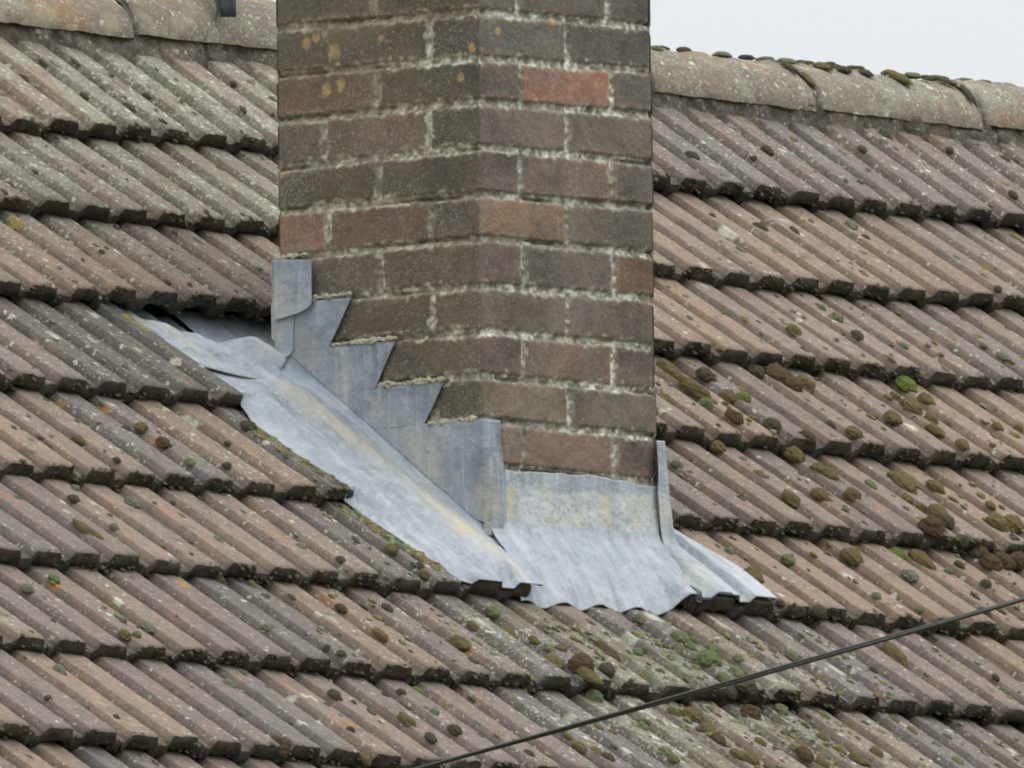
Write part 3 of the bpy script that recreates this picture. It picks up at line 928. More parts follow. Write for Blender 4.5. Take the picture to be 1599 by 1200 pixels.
# -- front apron
mb = MB()
Xa = np.linspace(-0.032, 0.425, 190)
zt = -0.757
wallz = np.linspace(0, 1, 34)
fold = np.linspace(0, 1, 14)[1:]
outp = np.linspace(0, 1, 50)[1:]
npts = len(wallz) + len(fold) + len(outp)
PA = np.zeros((len(Xa), npts, 3)); MA = np.zeros((len(Xa), npts, 3)); TA = np.zeros((len(Xa), npts, 3))
rf = 0.03
sbot = np.interp(Xa, [-.032, -.01, .16, .365, .425], [-.155, -.153, -.150, -.147, -.144]) + 0.003 * fbm(Xa * 22, Xa * 0, seed=73)
for a, x in enumerate(Xa):
    topz = np.interp(x, [-.03, .034, .236, .30, .36, .44], [-.757, -.757, -.7535, -.757, -.762, -.762]) + 0.0015 * noise(x * 40, 0, seed=8)
    zbot = zc(-0.0) + 0.030
    zz = topz + (zbot - topz) * wallz
    yo = -0.0055 - 0.006 * wallz ** 2 - 0.0012 * fbm(x * 15, zz * 25, seed=74) - 0.002 * np.exp(-((x - .335) / .012) ** 2)
    PA[a, :len(wallz)] = np.stack([np.full(zz.shape, x), yo, zz], -1)
    # fold on to the slope
    s1 = -0.050
    n1 = 0.012
    p0 = PA[a, len(wallz) - 1]; p3 = RW(x, s1, n1)
    c1_ = p0 + np.array([0, -0.003, -0.020]); c2_ = p3 + np.array([0, 0.018 * CA, 0.018 * SA])
    t = fold[:, None]
    PA[a, len(wallz):len(wallz) + len(fold)] = (1 - t) ** 3 * p0 + 3 * (1 - t) ** 2 * t * c1_ + 3 * (1 - t) * t * t * c2_ + t ** 3 * p3
    so = s1 + (sbot[a] - s1) * outp
    r7 = DEEP * .5 * cos(2 * pi * (x - float(ribx(7, 0)) - RIBW / 2) / PI_) + .0012 * float(noise(x * 31, 0, seed=12))
    nend = -TH * ((sbot[a] - (S0 - 7 * GA)) / GA) - DEEP * .5 + 0.006
    n = n1 + (nend - n1) * outp ** 1.15 + r7 * (0.85 * outp ** 2.2)
    wq = sstep(.352, .388, x)
    n = n * (1 - wq) + (n1 + (float(R6(x)) + .007 - n1) * sstep(0, .7, outp)) * wq
    n = n + 0.0012 * fbm(x * 20, so * 30, seed=75)
    PA[a, len(wallz) + len(fold):] = RW(np.full(so.shape, x), so, n)
f_ = (Xa - Xa[0]) / (Xa[-1] - Xa[0])
pathw = np.concatenate([.42 * wallz ** 3, .42 + fold * .10, .52 + .48 * outp])
xl_ = 0.026 - 0.058 * pathw
xr_ = 0.4380 - 0.0170 * pathw
PA[..., 0] = xl_[None] + (xr_ - xl_)[None] * f_[:, None]
AX = PA[..., 0].copy()
PZ = PA[..., 2]; PY = PA[..., 1]
up = np.zeros((len(Xa), npts)); up[:, :len(wallz)] = 1
vz = (PZ - (-.87)) / 0.11                           # 0 at the crease, 1 at the top
ax0, vz0 = AX, vz
AX = AX + .010 * fbm(AX * 28, PZ * 28, seed=95); vz = vz + .10 * fbm(AX * 24, PZ * 30, seed=96)
box1 = sstep(.075, .10, AX) * sstep(.312, .295, AX) * sstep(.86, .70, vz) * sstep(-.08, .14, vz)
box2 = sstep(.322, .338, AX) * sstep(.44, .40, AX) * sstep(.86, .74, vz) * sstep(-.1, .16, vz)
yel = np.exp(-((AX - .058) / .010) ** 2) * sstep(.84, .74, vz) * sstep(.0, .12, vz)
rimb = np.exp(-((AX - .302) / .007) ** 2) * sstep(.85, .75, vz) * sstep(.0, .1, vz)
AX, vz = ax0, vz0
whit = np.clip(box1 + box2, 0, 1) * up
TA[:] = LT * 0.95
TA = TA * (1 - whit[..., None] * .85) + L(205, 207, 203) * whit[..., None] * .85
TA = np.where((up > 0)[..., None], TA, LT * 1.06)
MA[..., 0] = np.clip(yel * 1.2 + rimb * .9 + 0.35 * whit * sstep(-.1, .5, fbm(AX * 45, PZ * 30, seed=76)), 0, 1) * up
MA[..., 1] = 0 * whit
MA[..., 2] = whit
mb.grid(PA, TA, MA, flip=False)
child(mb.build("apron_flashing", M_LEAD, solid=0.0018), chimney)

# -- right hand flashing: narrow upstand at the arris, flaring out over the tiles
mb = MB()
tv = np.linspace(0, 1, 50); tf = np.linspace(0, 1, 16)[1:]; ts = np.linspace(0, 1, 26)[1:]
cc_ = np.linspace(0, 1, 18)
PS = []
for c in cc_:
    pts = []
    c1 = min(1, c * 1.4); back = max(0, c - 1 / 1.4) / (1 - 1 / 1.4)
    for q in tv:
        xl = .4255 - .006 * sstep(.3, .6, q) + .010 * q; xr = .445 + .016 * q
        pts.append([xl + (xr - xl) * c1, -.0135 - .004 * q ** 2 + back * .09, -.687 + (-.842 + .687) * q])
    p0 = np.array(pts[-1]); x3 = .434 + (.482 - .434) * c1
    p3 = RW(x3, -.048, .0140 + .85 * float(R6(x3)))
    p0c = p0 + [0, -.003, -.020]; p3c = p3 + np.array([0, .018 * CA, .018 * SA])
    for q in tf:
        w_ = (1 - q) ** 3 * p0 + 3 * (1 - q) ** 2 * q * p0c + 3 * (1 - q) * q * q * p3c + q ** 3 * p3
        pts.append(w_)
    for q in ts:
        sq = -.048 - .099 * q
        xl = np.interp(sq, [-.146, -.12, -.06, -.03], [.404, .408, .428, .434]) - .001
        xx = xl + (.482 - xl) * c1
        pts.append(RW(xx, sq, .0140 + .85 * float(R6(xx)) - TH * .35 * sstep(-.146, .12, sq)))
    PS.append(pts)
PS = np.array(PS)
mb.grid(PS, LT * .98, np.stack([0.3 * sstep(-.1, .4, fbm(PS[..., 2] * 30, PS[..., 0] * 30, seed=83)), 0 * PS[..., 0], 0 * PS[..., 0]], -1))
s2 = np.linspace(0.125, -.146, 90)
e2 = np.linspace(0, 1, 80)
SS, EE = np.meshgrid(s2, e2, indexing='ij')
inn = np.interp(SS, [-.146, -.12, -.06, -.03, -.012, .0, .13], [.404, .408, .428, .434, .437, .448, .448])
out_ = np.interp(SS, [-.146, -.128, -.12, -.04, .09, .125], [.600, .617, .615, .600, .545, .53])
XX = inn + (out_ - inn) * EE
rr_ = R6(XX)
n = 0.011 + 0.035 * sstep(0.045, 0, XX - .452) * sstep(-.03, .02, SS) + 0.85 * rr_ + 0.0012 * fbm(XX * 30, SS * 10, seed=82)
n = n * (1 - 0.0) - TH * 0.35 * sstep(-.146, .12, SS)
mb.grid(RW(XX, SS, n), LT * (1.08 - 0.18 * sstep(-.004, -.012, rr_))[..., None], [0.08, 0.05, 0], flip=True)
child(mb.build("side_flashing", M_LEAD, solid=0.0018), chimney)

# -- back gutter sheet with its lap on to the side wall
mb = MB()
s3 = np.linspace(0, 1, 80); e3 = np.linspace(0, 1, 110)
EE, TT = np.meshgrid(e3, s3, indexing='ij')
XX = -.2140 + EE * (.2140 - .010)
slo = np.interp(XX, [-.212, -.17, -.12, -.07, -.03, -.008], [.515, .500, .493, .497, .512, .530])
SS = slo + (.80 - slo) * TT
r4 = -TH * (SS - (S0 - 4 * GA)) / GA - 0.003
n = r4 - 0.003 * sstep(-.195, -.12, XX) - 0.005 * sstep(-.13, -.07, XX) + 0.034 * sstep(-.035, -.008, XX) ** 1.5 * sstep(.68, .60, SS) - .017 * sstep(.665, .72, SS) - .012 * sstep(-.12, -.05, XX) * sstep(.60, .68, SS)
n = n + (0.006 * np.sin((XX + .02 * SS) * 75) * sstep(.50, .56, SS) + 0.007 * fbm(XX * 28, SS * 10, seed=85) + 0.004 * fbm(XX * 80, SS * 30, seed=86)) * sstep(0, .3, TT)
n = n + 0.0012 * (1 - TT) ** 6
mb.grid(RW(XX, SS, n), LT * 1.0, np.stack([0.55 * sstep(-.05, .4, fbm(XX * 24, SS * 7, seed=87)), 0.9 * sstep(.05, .4, fbm(XX * 45, SS * 12, seed=88)), 0 * n], -1), flip=False)
XX2 = -.0105 + EE * .47
mb.grid(RW(XX2, .545 + TT * .25, -0.062 + 0 * TT), LT, None)
zz = np.linspace(0, 1, 40); yy = np.linspace(0, 1, 16)
ZT, YT = np.meshgrid(zz, yy, indexing='ij')
Z_ = -.468 - ZT * .085
ylo = .399 + 0.004 * np.sin(ZT * 3) + .030 * sstep(.75, 1.05, ZT)
Y_ = ylo + (.443 - ylo) * YT
mb.grid(np.stack([-.0105 - 0.0 * ZT + 0.001 * fbm(Y_ * 30, Z_ * 30, seed=89) - .004 * sstep(.8, 1, ZT), Y_, Z_], -1), LW * 1.08, [0.12, 0, 0], flip=True)
child(mb.build("gutter_flashing", M_LEAD, solid=0.0018), chimney)

# -- small cap piece folded round the back arris
mb = MB()
zz = np.linspace(0, 1, 46); yy = np.linspace(0, 1, 34)
ZT, YT = np.meshgrid(zz, yy, indexing='ij')
Z_ = -.381 - .094 * ZT - 0.008 * ZT * YT
yf = .357 + 0.0 * ZT - .002 * ZT + .034 * np.clip((ZT - .80) / .2, 0, 1) ** 2.2
Y_ = yf + (.4400 - yf) * YT
mb.grid(np.stack([-.0155 + 0.0015 * fbm(Y_ * 26, Z_ * 26, seed=91) - .002 * ZT, Y_, Z_ - 0.006 * (1 - YT) * (1 - ZT)], -1), LT * .92, np.stack([.35 * sstep(.4, .7, YT) * sstep(.2, .6, ZT), 0 * ZT, 0 * ZT], -1), flip=True)
XB = np.linspace(-.0155, .05, 10)
ZT, XT = np.meshgrid(zz, XB, indexing='ij')
mb.grid(np.stack([XT, np.full(XT.shape, .4400 + .004), -.381 - .094 * ZT], -1), LT * .9, [0, 0, 0], flip=True)
child(mb.build("cap_flashing", M_LEAD, solid=0.0018), chimney)

# ------------------------------------------------------------------ mortar fillets tucked over the lead steps
def crumbs(P0, P1, r, n, seed, col=L(196, 192, 168)):
    u = np.linspace(0, 1, n * 2); v = np.linspace(0, 2 * pi, 18)
    UU, VV = np.meshgrid(u, v, indexing='ij')
    P0, P1 = np.array(P0), np.array(P1)
    c = P0 + (P1 - P0) * UU[..., None]
    ax = (P1 - P0) / np.linalg.norm(P1 - P0)
    a = np.cross(ax, [0, 0, 1]); a /= np.linalg.norm(a)
    b = np.array([0, 0, 1.0])
    rad = r * (0.62 + 0.75 * sstep(-.35, .4, fbm(UU * 9 + seed, 0 * VV, seed=seed + 9))) * (1 + 1.5 * fbm(UU * n * .28, np.sin(VV) * 1.6, np.cos(VV) * 1.6, seed=seed, octv=3) + .3 * fbm(UU * n * .07, 0 * VV, seed=seed)) * np.sqrt(np.clip(np.minimum(UU, 1 - UU) * 14, 0, 1))
    P = c + (a * np.cos(VV)[..., None] + b * .75 * np.sin(VV)[..., None]) * rad[..., None]
    mb = MB()
    mb.grid(P, col, [0.2, .8, 0])
    child(mb.build("mortar_fillet", M_BRICK), chimney)
crumbs((-.004, .368, -.4515), (-.004, .276, -.4490), .0050, 60, 1)
crumbs((-.004, .327, -.5310), (-.004, .180, -.5290), .0052, 90, 2)
crumbs((-.004, .226, -.6060), (-.004, .075, -.6045), .0054, 90, 3)
crumbs((-.004, .120, -.6770), (-.004, .004, -.6730), .0054, 70, 4)
crumbs((-.006, .440, -.3800), (-.006, .372, -.3770), .0046, 50, 5)

# ------------------------------------------------------------------ moss cushions
def ico(sub=3):
    import bmesh
    bm = bmesh.new()
    bmesh.ops.create_icosphere(bm, subdivisions=sub, radius=1)
    bm.verts.ensure_lookup_table()
    V = np.array([v.co[:] for v in bm.verts]); F = np.array([[v.index for v in f.verts] for f in bm.faces])
    bm.free()
    return V, F
IV, IF = ico(5)
IV2, IF2 = ico(2)
def tri_mesh(name, V, F, mat):
    me = bpy.data.meshes.new(name)
    me.vertices.add(len(V)); me.vertices.foreach_set("co", V.ravel().astype(np.float32))
    me.loops.add(F.size); me.loops.foreach_set("vertex_index", F.ravel().astype(np.int32))
    me.polygons.add(len(F)); me.polygons.foreach_set("loop_start", np.arange(0, F.size, 3, dtype=np.int32))
    me.polygons.foreach_set("loop_total", np.full(len(F), 3, dtype=np.int32))
    me.update(calc_edges=True)
    me.polygons.foreach_set("use_smooth", np.full(len(F), True))
    me.materials.append(mat)
    return me
def lump(V, seed, amp=.13, fine=.10):
    r = 1 + amp * fbm(V[:, 0] * 2.3 + seed * 9, V[:, 1] * 2.3, V[:, 2] * 2.3, seed=seed, octv=3) * 1.9 + fine * 1.3 * fbm(V[:, 0] * 8, V[:, 1] * 8, V[:, 2] * 8, seed=seed + 50, octv=4)
    W_ = V * r[:, None]
    W_[:, 2] = np.where(W_[:, 2] < 0, W_[:, 2] * .35, W_[:, 2])
    W_[:, 2] = W_[:, 2] * (1 - 0.0 * W_[:, 2])
    return W_
cushion_mesh = {}
def cushion(kind, variant):
    if (kind, variant) not in cushion_mesh:
        cushion_mesh[kind, variant] = tri_mesh("moss_cushion", lump(IV, variant * 7 + ord(kind)), IF, MOSS[kind])
    return cushion_mesh[kind, variant]

def hit(px, py, off=-0.01):
    v = ray(px, py)
    n = np.array([0, -SA, CA])
    for _ in range(3):
        t = (n @ np.array([0, 0, H0]) + off - n @ CAM) / (n @ v)
        P = CAM + v * t
        X = P[0]; s = P[1] * CA + (P[2] - H0) * SA
        o = float(tile_n(X, s))
        off = off * .4 + o * .6
    return X, s, o

# picture column, row, length, width, colour
ML = """1045 585 60 18 O;1085 612 60 20 O;1103 632 22 18 G;1040 620 28 20 O;1100 592 32 20 D;1138 618 30 20 O;1161 623 22 18 L;1160 636 20 12 D;1178 651 18 12 O;1146 655 32 16 B;1208 663 28 20 D;1212 590 44 30 B;1238 603 30 24 B;1258 602 34 24 O;1235 570 30 24 D;1190 568 28 20 D;1228 657 10 8 S
1118 704 30 20 O;1057 728 18 12 S;1160 718 12 10 S;1237 716 42 24 O;1275 742 26 20 O;1294 745 26 22 O;1182 750 24 12 O;1194 748 12 10 S;1235 782 36 18 O;1278 777 28 18 O;1331 776 26 20 O;1359 760 24 12 G;1333 680 28 18 O;1300 660 20 10 D;1392 658 30 20 O;1400 745 28 16 O;1368 645 16 10 D;1250 703 26 14 D
1305 499 22 16 G;1283 482 14 10 G;1240 518 28 16 O;1249 534 22 12 O;1338 527 24 12 D;1411 541 16 10 S;1413 607 38 22 L;1445 628 30 16 O;1423 637 42 22 O;1397 622 20 14 O;1455 655 24 14 O;1440 667 18 12 O;1463 672 34 14 O;1481 656 16 12 O;1502 697 26 14 O;1557 668 20 12 O;1592 668 16 12 O;1537 541 12 8 O;1565 560 20 10 S;1538 466 20 12 G;1545 478 14 10 D
1412 758 45 22 O;1419 775 20 14 O;1458 767 30 16 O;1466 802 40 18 O;1475 821 28 18 D;1556 821 36 24 O;1583 817 36 22 O;1441 790 18 12 O;1546 792 20 10 O;1450 833 34 30 B;1408 848 34 26 L;1348 842 28 20 O;1329 873 38 22 O;1437 879 46 18 O;1419 906 28 16 S;1229 879 22 16 G;1283 917 24 18 O;1175 902 36 22 O;1527 870 30 24 B;1545 886 32 24 B;1566 878 34 28 B;1588 884 30 26 B;1590 866 24 20 B;1500 846 20 18 D;1533 852 24 20 D
1112 819 24 20 D;1171 837 16 8 D;1140 860 14 10 S;1192 854 10 8 S;1539 915 18 12 D;1483 890 12 10 S;1496 887 18 10 D;1367 935 14 10 S;1439 950 14 10 S;1539 954 28 18 D;1279 954 20 20 D;1221 939 14 10 D;1398 1023 62 22 O;1448 1062 20 10 D;1108 1033 30 26 G;1115 1010 20 16 G;1060 1000 26 20 G;1240 1025 24 12 G;1152 1033 16 12 G;1571 1079 18 10 S;1554 1060 14 8 D;1208 1014 12 8 S
1075 1014 16 14 G;1085 1001 16 12 G;1098 1004 12 10 G;1037 961 14 10 G;940 971 22 12 G;972 951 24 16 G;998 968 18 12 S;995 1020 16 14 G;1005 1016 12 10 G;952 1013 60 16 B;857 1014 20 12 G;875 1016 18 14 O;868 1032 42 24 O;905 1045 36 32 B;795 984 34 18 O;830 1008 20 10 O;935 1040 18 12 G;945 1054 24 18 D;935 1075 20 22 G;905 1085 44 16 O;1012 1056 24 12 O;1150 1055 30 16 G;1130 1060 22 14 G;1137 1080 30 20 D;1163 1075 34 22 D;1185 1066 18 12 G
1082 1117 30 22 O;1105 1140 30 16 O;1123 1155 30 14 B;1152 1180 26 12 O;1172 1187 28 16 O;1147 1155 14 8 G;1172 1117 28 24 B;1188 1160 22 12 O;1032 1131 20 8 G;1005 1135 20 12 G;980 1152 18 12 G;957 1144 16 10 O;935 1137 20 10 O;885 1152 26 8 O;907 1167 26 14 O;930 1177 26 12 O;948 1187 24 14 D;1040 1177 26 14 G;1050 1192 20 12 O;1050 1115 20 12 G;825 1180 20 10 D
1289 1120 16 10 G;1396 1126 20 10 O;1424 1144 24 10 O;1463 1162 16 10 S;1369 1176 26 14 O;1339 1187 30 16 O;1244 1174 26 12 G;1256 1182 34 18 B;1284 1195 26 14 O;1266 1161 16 10 O;1313 1172 18 8 O;1286 1150 20 10 O;1496 1190 22 12 G;1219 1110 22 16 G;1364 1047 14 8 D
217 676 22 16 O;250 702 24 16 B;125 684 24 10 O;76 692 18 12 B;90 665 10 8 D;197 669 14 10 D;388 670 24 18 D;385 645 18 12 D;350 655 12 8 S;297 724 18 10 G;355 727 14 10 D;357 692 12 8 D;181 722 12 8 D;416 655 16 10 G;478 702 34 14 L;500 716 20 12 L;444 677 14 8 O;463 688 14 9 L;447 715 14 10 S
140 834 58 14 O;209 784 24 14 S;285 806 16 8 G;377 821 20 10 O;340 845 18 10 S;115 782 18 12 D;119 760 14 10 S;132 912 44 12 B;84 906 18 12 G;43 921 18 12 S;180 946 26 12 O;278 936 12 10 B;230 985 24 12 S;197 989 20 14 O;213 993 12 10 G;250 996 22 8 B;390 978 26 14 D;345 905 22 12 D;395 910 18 10 G;178 825 14 10 S;193 969 10 8 S;298 848 12 8 D;240 790 12 8 D
417 984 16 10 G;94 1047 24 14 S;360 1069 24 14 S;75 1091 10 8 D;181 1122 10 8 D;431 1172 32 30 B;469 856 18 12 S;594 993 30 12 O;718 1008 34 18 O;626 1084 14 10 D;603 1083 12 8 D;522 1088 26 12 D;659 1063 22 20 L;678 1114 14 12 G;635 1129 34 14 O;710 1142 22 14 D;671 1157 22 12 D;547 1141 12 10 D;770 957 24 16 G;774 1004 24 18 S;740 977 20 10 O;605 951 20 10 D;534 949 20 12 D;612 859 24 14 O;665 895 18 12 O;655 855 22 16 L;629 857 14 10 S;684 872 16 10 L;700 886 12 8 G;530 880 16 10 D;590 886 12 8 G;654 888 14 8 D;511 1011 10 8 D;530 1028 14 10 D;567 1188 24 14 O
107 276 12 6 B;314 272 14 6 D;134 390 14 8 D;155 402 10 6 D;88 262 12 6 D;22 285 32 8 D;41 118 18 10 D;58 132 16 8 D;148 121 12 6 D;162 132 12 8 D;66 102 20 6 D;135 146 18 8 D;232 144 14 8 D;270 135 12 8 S;367 128 12 8 D;206 162 26 8 D
1200 235 22 12 D;1079 250 24 12 D;1328 355 24 16 S;1187 358 26 12 D;1112 338 12 8 D;1266 347 12 8 S;1243 267 20 10 D;1346 237 20 10 D;1378 225 16 10 S;1446 220 18 10 B;1483 237 14 10 D;1496 222 18 12 S;1524 231 12 8 D;1554 233 16 10 S;1569 250 22 12 B;1588 253 12 8 D;1494 403 16 8 G;1536 433 18 8 G;1582 306 20 10 D;1352 373 16 8 D;1240 362 24 8 D;1176 250 12 8 D;1382 212 26 14 D"""
ORD = ["first", "second", "third", "fourth", "fifth", "sixth", "seventh", "eighth", "ninth", "tenth", "eleventh", "twelfth"]
def ordn(i):
    if i < 12:
        return ORD[i]
    j = i + 1
    suf = 'th' if 10 <= j % 100 <= 20 else {1: 'st', 2: 'nd', 3: 'rd'}.get(j % 10, 'th')
    return "%d%s" % (j, suf)
items = []
for rec in ML.replace("\n", ";").split(";"):
    a = rec.split()
    px, py, ln_, wd = map(float, a[:4])
    X, s, n = hit(px, py)
    # cushions lie in the nearest open spot, sunk a little into the surface
    k = int(course_of(np.array([X]), np.array([s]))[0])
    items.append(dict(X=X, s=s, n=n, l=ln_ / 2 / 820 * 1.05, w=wd / 2 / 640, c=a[4], k=k, px=px, py=py))
def place(it, i, rot=None):
    o = bpy.data.objects.new("moss_cushion", cushion(it['c'], i % 5))
    COL.objects.link(o)
    h = it.get('h', it['w'] * 0.95)
    ax = Vector((1, 0, 0)); ay = Vector((0, CA, SA)); az = Vector((0, -SA, CA))
    if rot is not None:
        ax, ay, az = rot
    yaw = (rng.random() - .5) * .5
    a2 = ax * cos(yaw) + ay * sin(yaw); b2 = ay * cos(yaw) - ax * sin(yaw)
    M = Matrix((( a2.x * it['w'], b2.x * it['l'], az.x * h, it['p'][0]), (a2.y * it['w'], b2.y * it['l'], az.y * h, it['p'][1]),
                (a2.z * it['w'], b2.z * it['l'], az.z * h, it['p'][2]), (0, 0, 0, 1)))
    o.matrix_world = M
    return o
groups = {}
for it in items:
    side = "left" if it['X'] < 0.2 else "right"
    if 5 <= it['k'] <= 10 and -0.3 < it['X'] < 0.75 and it['s'] < -0.1:
        side = "below"
    groups.setdefault((it['k'], side), []).append(it)
COURSE = "top second third fourth fifth sixth seventh eighth ninth tenth".split()
idx = 0
for (k, side), lst in sorted(groups.items()):
    lst.sort(key=lambda q: q['px'])
    for j, it in enumerate(lst):
        it['p'] = RW(it['X'], it['s'], it['n'] - 0.001)
        o = place(it, idx)
        idx += 1
        size = "large" if it['l'] > .022 else ("small" if it['l'] < .011 else "")
        where = {"left": "left of the chimney", "right": "right of the chimney", "below": "below the apron"}[side]
        lab = "%s moss cushion, %s from left, %s course, %s" % ((size + " " + MOSSNAME[it['c']]).strip(), ordn(j), COURSE[k - 1], where)
        tag(o, lab, "moss", "moss cushions growing on the roof tiles")

# moss on the ridge tiles: (X along the ridge, angle round the tile, length, width, colour)
RM = [(2.03, 1.35, .010, .008, 'S'), (2.05, 1.6, .009, .008, 'D'), (2.075, 1.5, .016, .010, 'D'), (2.10, 1.2, .012, .008, 'G'), (2.16, 1.55, .022, .010, 'D'), (2.195, 1.35, .016, .010, 'D'),
      (2.33, 1.55, .022, .012, 'S'), (2.39, 1.5, .020, .010, 'D'), (2.45, 1.55, .018, .012, 'S'), (2.50, 1.5, .024, .012, 'S'), (2.56, 1.55, .030, .012, 'D'), (2.62, 1.5, .024, .014, 'B'),
      (2.55, 1.15, .018, .012, 'D'), (2.60, 1.1, .016, .011, 'D'), (2.655, 1.05, .014, .009, 'D'), (2.70, 1.55, .024, .013, 'B'), (2.74, 1.0, .030, .012, 'D'), (2.79, 1.5, .018, .010, 'S'), (2.84, 1.15, .010, .009, 'D'),
      (2.885, 1.1, .022, .008, 'D'), (2.90, 0.7, .022, .007, 'D'), (2.86, 1.55, .022, .012, 'S'), (2.93, 1.55, .024, .012, 'D'), (3.0, 1.5, .024, .012, 'S'), (3.06, 1.55, .022, .012, 'D'), (2.43, .95, .020, .007, 'D'), (2.445, .6, .016, .006, 'D')]
RM.sort()
for j, (x, ph, l, w, c) in enumerate(RM):
    p = arc_pt(np.array(x), np.array(ph))
    nrm = Vector((0, -cos(ph) / .128, sin(ph) / .094)).normalized()
    tan_ = Vector((1, 0, 0)).cross(nrm)
    along = ph > 1.3
    rot = (tan_, Vector((1, 0, 0)), nrm) if along else (Vector((1, 0, 0)), -tan_, nrm)
    if along:
        rot = (Vector((0, nrm.z, -nrm.y)), Vector((-1, 0, 0)), nrm)
    it = dict(l=l * 1.15, w=w * 1.2, c='O' if c == 'D' and j % 3 == 0 else c, p=p, h=w * .72)
    o = place(it, j, rot)
    tag(o, "%s moss cushion on the ridge, %s from the chimney going right" % (MOSSNAME[it["c"]], ordn(j)), "moss", "moss cushions growing on the ridge tiles")

# countless little tufts and crusts: one object
sv, sf, sc_, n0 = [], [], [], 0
mats = ['D', 'O', 'G', 'S']
Vl = [lump(IV2, q, .3, .12) for q in range(5)]
mi = []
def speck(P, r, l, kind):
    global n0
    V = Vl[int(rng.random() * 5)] * [r, l, r * .6]
    a = (rng.random() - .5) * .8
    x, y = V[:, 0] * cos(a) - V[:, 1] * sin(a), V[:, 0] * sin(a) + V[:, 1] * cos(a)
    Wd = np.stack([x, y * CA - V[:, 2] * SA, y * SA + V[:, 2] * CA], -1) + P
    sv.append(Wd); sf.append(IF2 + n0); mi.append(np.full(len(IF2), mats.index(kind))); n0 += len(Wd)
N_SP = 6500
Xs = rng.uniform(-1.9, 3.2, N_SP); Ss = rng.uniform(-1.2, 1.6, N_SP)
_, mo = roof_masks(Xs, Ss)
ks = course_of(Xs, Ss)
nn_ = tile_n(Xs, Ss)
for x, s, m_, n_, k in zip(Xs, Ss, mo, nn_, ks):
    dens = 0.30 + 1.2 * m_ + (0.25 if x > 0.9 and s < 1.2 else 0)
    if rng.random() > dens or (-.23 < x < .6 and -.2 < s < .75):
        continue
    kind = 'G' if rng.random() < .05 + .6 * m_ * (m_ > .3) else ('O' if (x > .9 and rng.random() < .5) else ('S' if rng.random() < .3 else 'D'))
    r = 0.0022 + 0.0045 * rng.random() ** 2.2
    speck(RW(x, s, n_), r, r * (1 + rng.random()), kind)
for q in range(1500):
    x = rng.normal(.22, .42); s = rng.uniform(-1.02, -.17)
    if s < -.6:
        x = x + .1 - .2 * rng.random()
    if s > -.2 and -.23 < x < .6:
        continue
    u = rng.random()
    r = 0.0022 + .0048 * rng.random() ** 2.4
    speck(RW(x, s, float(tile_n(x, s))), r, r * (1 + .6 * rng.random()), 'G' if u < .34 else ('O' if u < .6 else ('S' if u < .86 else 'D')))
for q in range(500):                                      # and right of the chimney
    x = rng.uniform(.9, 3.2); s = rng.uniform(-.2, 1.0)
    r = 0.002 + .0045 * rng.random() ** 2.4
    speck(RW(x, s, float(tile_n(x, s))), r, r * (1 + .8 * rng.random()), 'O' if rng.random() < .5 else 'D')
for k in range(1, 10):                                    # crust on the tails
    for x in rng.uniform(-1.9, 3.2, 900):
        s = S0 - k * GA + float(dcourse(k, x))
        if -.23 < x < .62 and -.2 < s < .7:
            continue
        ii = np.floor((x - XL) / PI_)
        xr = float(ribx(k, ii)); pr_ = float(prof_local(x - xr))
        r = 0.0018 + .0042 * rng.random() ** 3
        speck(RW(x, s + .0005, pr_ - 0.028 * rng.random() ** 1.3), r, r, 'D' if rng.random() < .93 else 'O')
for q in range(260):                                      # moss bank along the outer edge of the side flashing
    s = rng.uniform(-.13, .37)
    x = float(np.interp(s, [-.141, -.125, -.04, .076, .24, .36], [-.165, -.190, -.205, -.211, -.232, -.228])) - rng.random() ** 2 * .03
    r = 0.003 + .006 * rng.random() ** 2
    speck(RW(x, s, float(tile_n(x, s))), r, r * 1.5, 'G' if rng.random() < .22 else ('O' if rng.random() < .5 else 'D'))
me = tri_mesh("moss_tufts", np.concatenate(sv), np.concatenate(sf), MOSS['D'])
for q in mats[1:]:
    me.materials.append(MOSS[q])
me.polygons.foreach_set("material_index", np.concatenate(mi).astype(np.int32))
o = bpy.data.objects.new("moss_tufts", me)
COL.objects.link(o)
tag(o, "tiny scattered tufts and crusts of moss all over the roof tiles", "moss", kind="stuff")

# ------------------------------------------------------------------ overhead cable: two black cores side by side
m = NT("black_cable")
M_CABLE = m.out(m.mix(m.rng(m.noise(60, 3), .3, .7), (0.030, 0.030, 0.028), (0.060, 0.060, 0.054)), 0.55, 0.35)
def at_depth(px, py, d):
    v = ray(px, py)
    return CAM + v * (d / FPX)
A_ = at_depth(655, 1200, 27.0); B_ = at_depth(1599, 936, 25.2)
dv = B_ - A_
mb = MB()
n = 900
t = np.linspace(-6.5, 7.5, n)
C_ = A_ + dv * t[:, None]
C_[:, 2] += 0.006 * (t * (t - 1))
T_ = np.gradient(C_, axis=0); T_ /= np.linalg.norm(T_, axis=1)[:, None]
Sd = np.cross(T_, [0, 0, 1]); Sd /= np.linalg.norm(Sd, axis=1)[:, None]
Up = np.cross(Sd, T_)
tw = t * 2.4
for sg in (-1, 1):
    cc = C_ + (Sd * np.cos(tw)[:, None] + Up * np.sin(tw)[:, None]) * 0.0016 * sg
    ang = np.linspace(0, 2 * pi, 13)
    P = cc[:, None] + (Sd[:, None] * np.cos(ang)[None, :, None] + Up[:, None] * np.sin(ang)[None, :, None]) * 0.0023
    mb.grid(P)
cable = mb.build("overhead_cable", M_CABLE)
tag(cable, "thin black overhead cable crossing in front of the lower right roof", "cable")

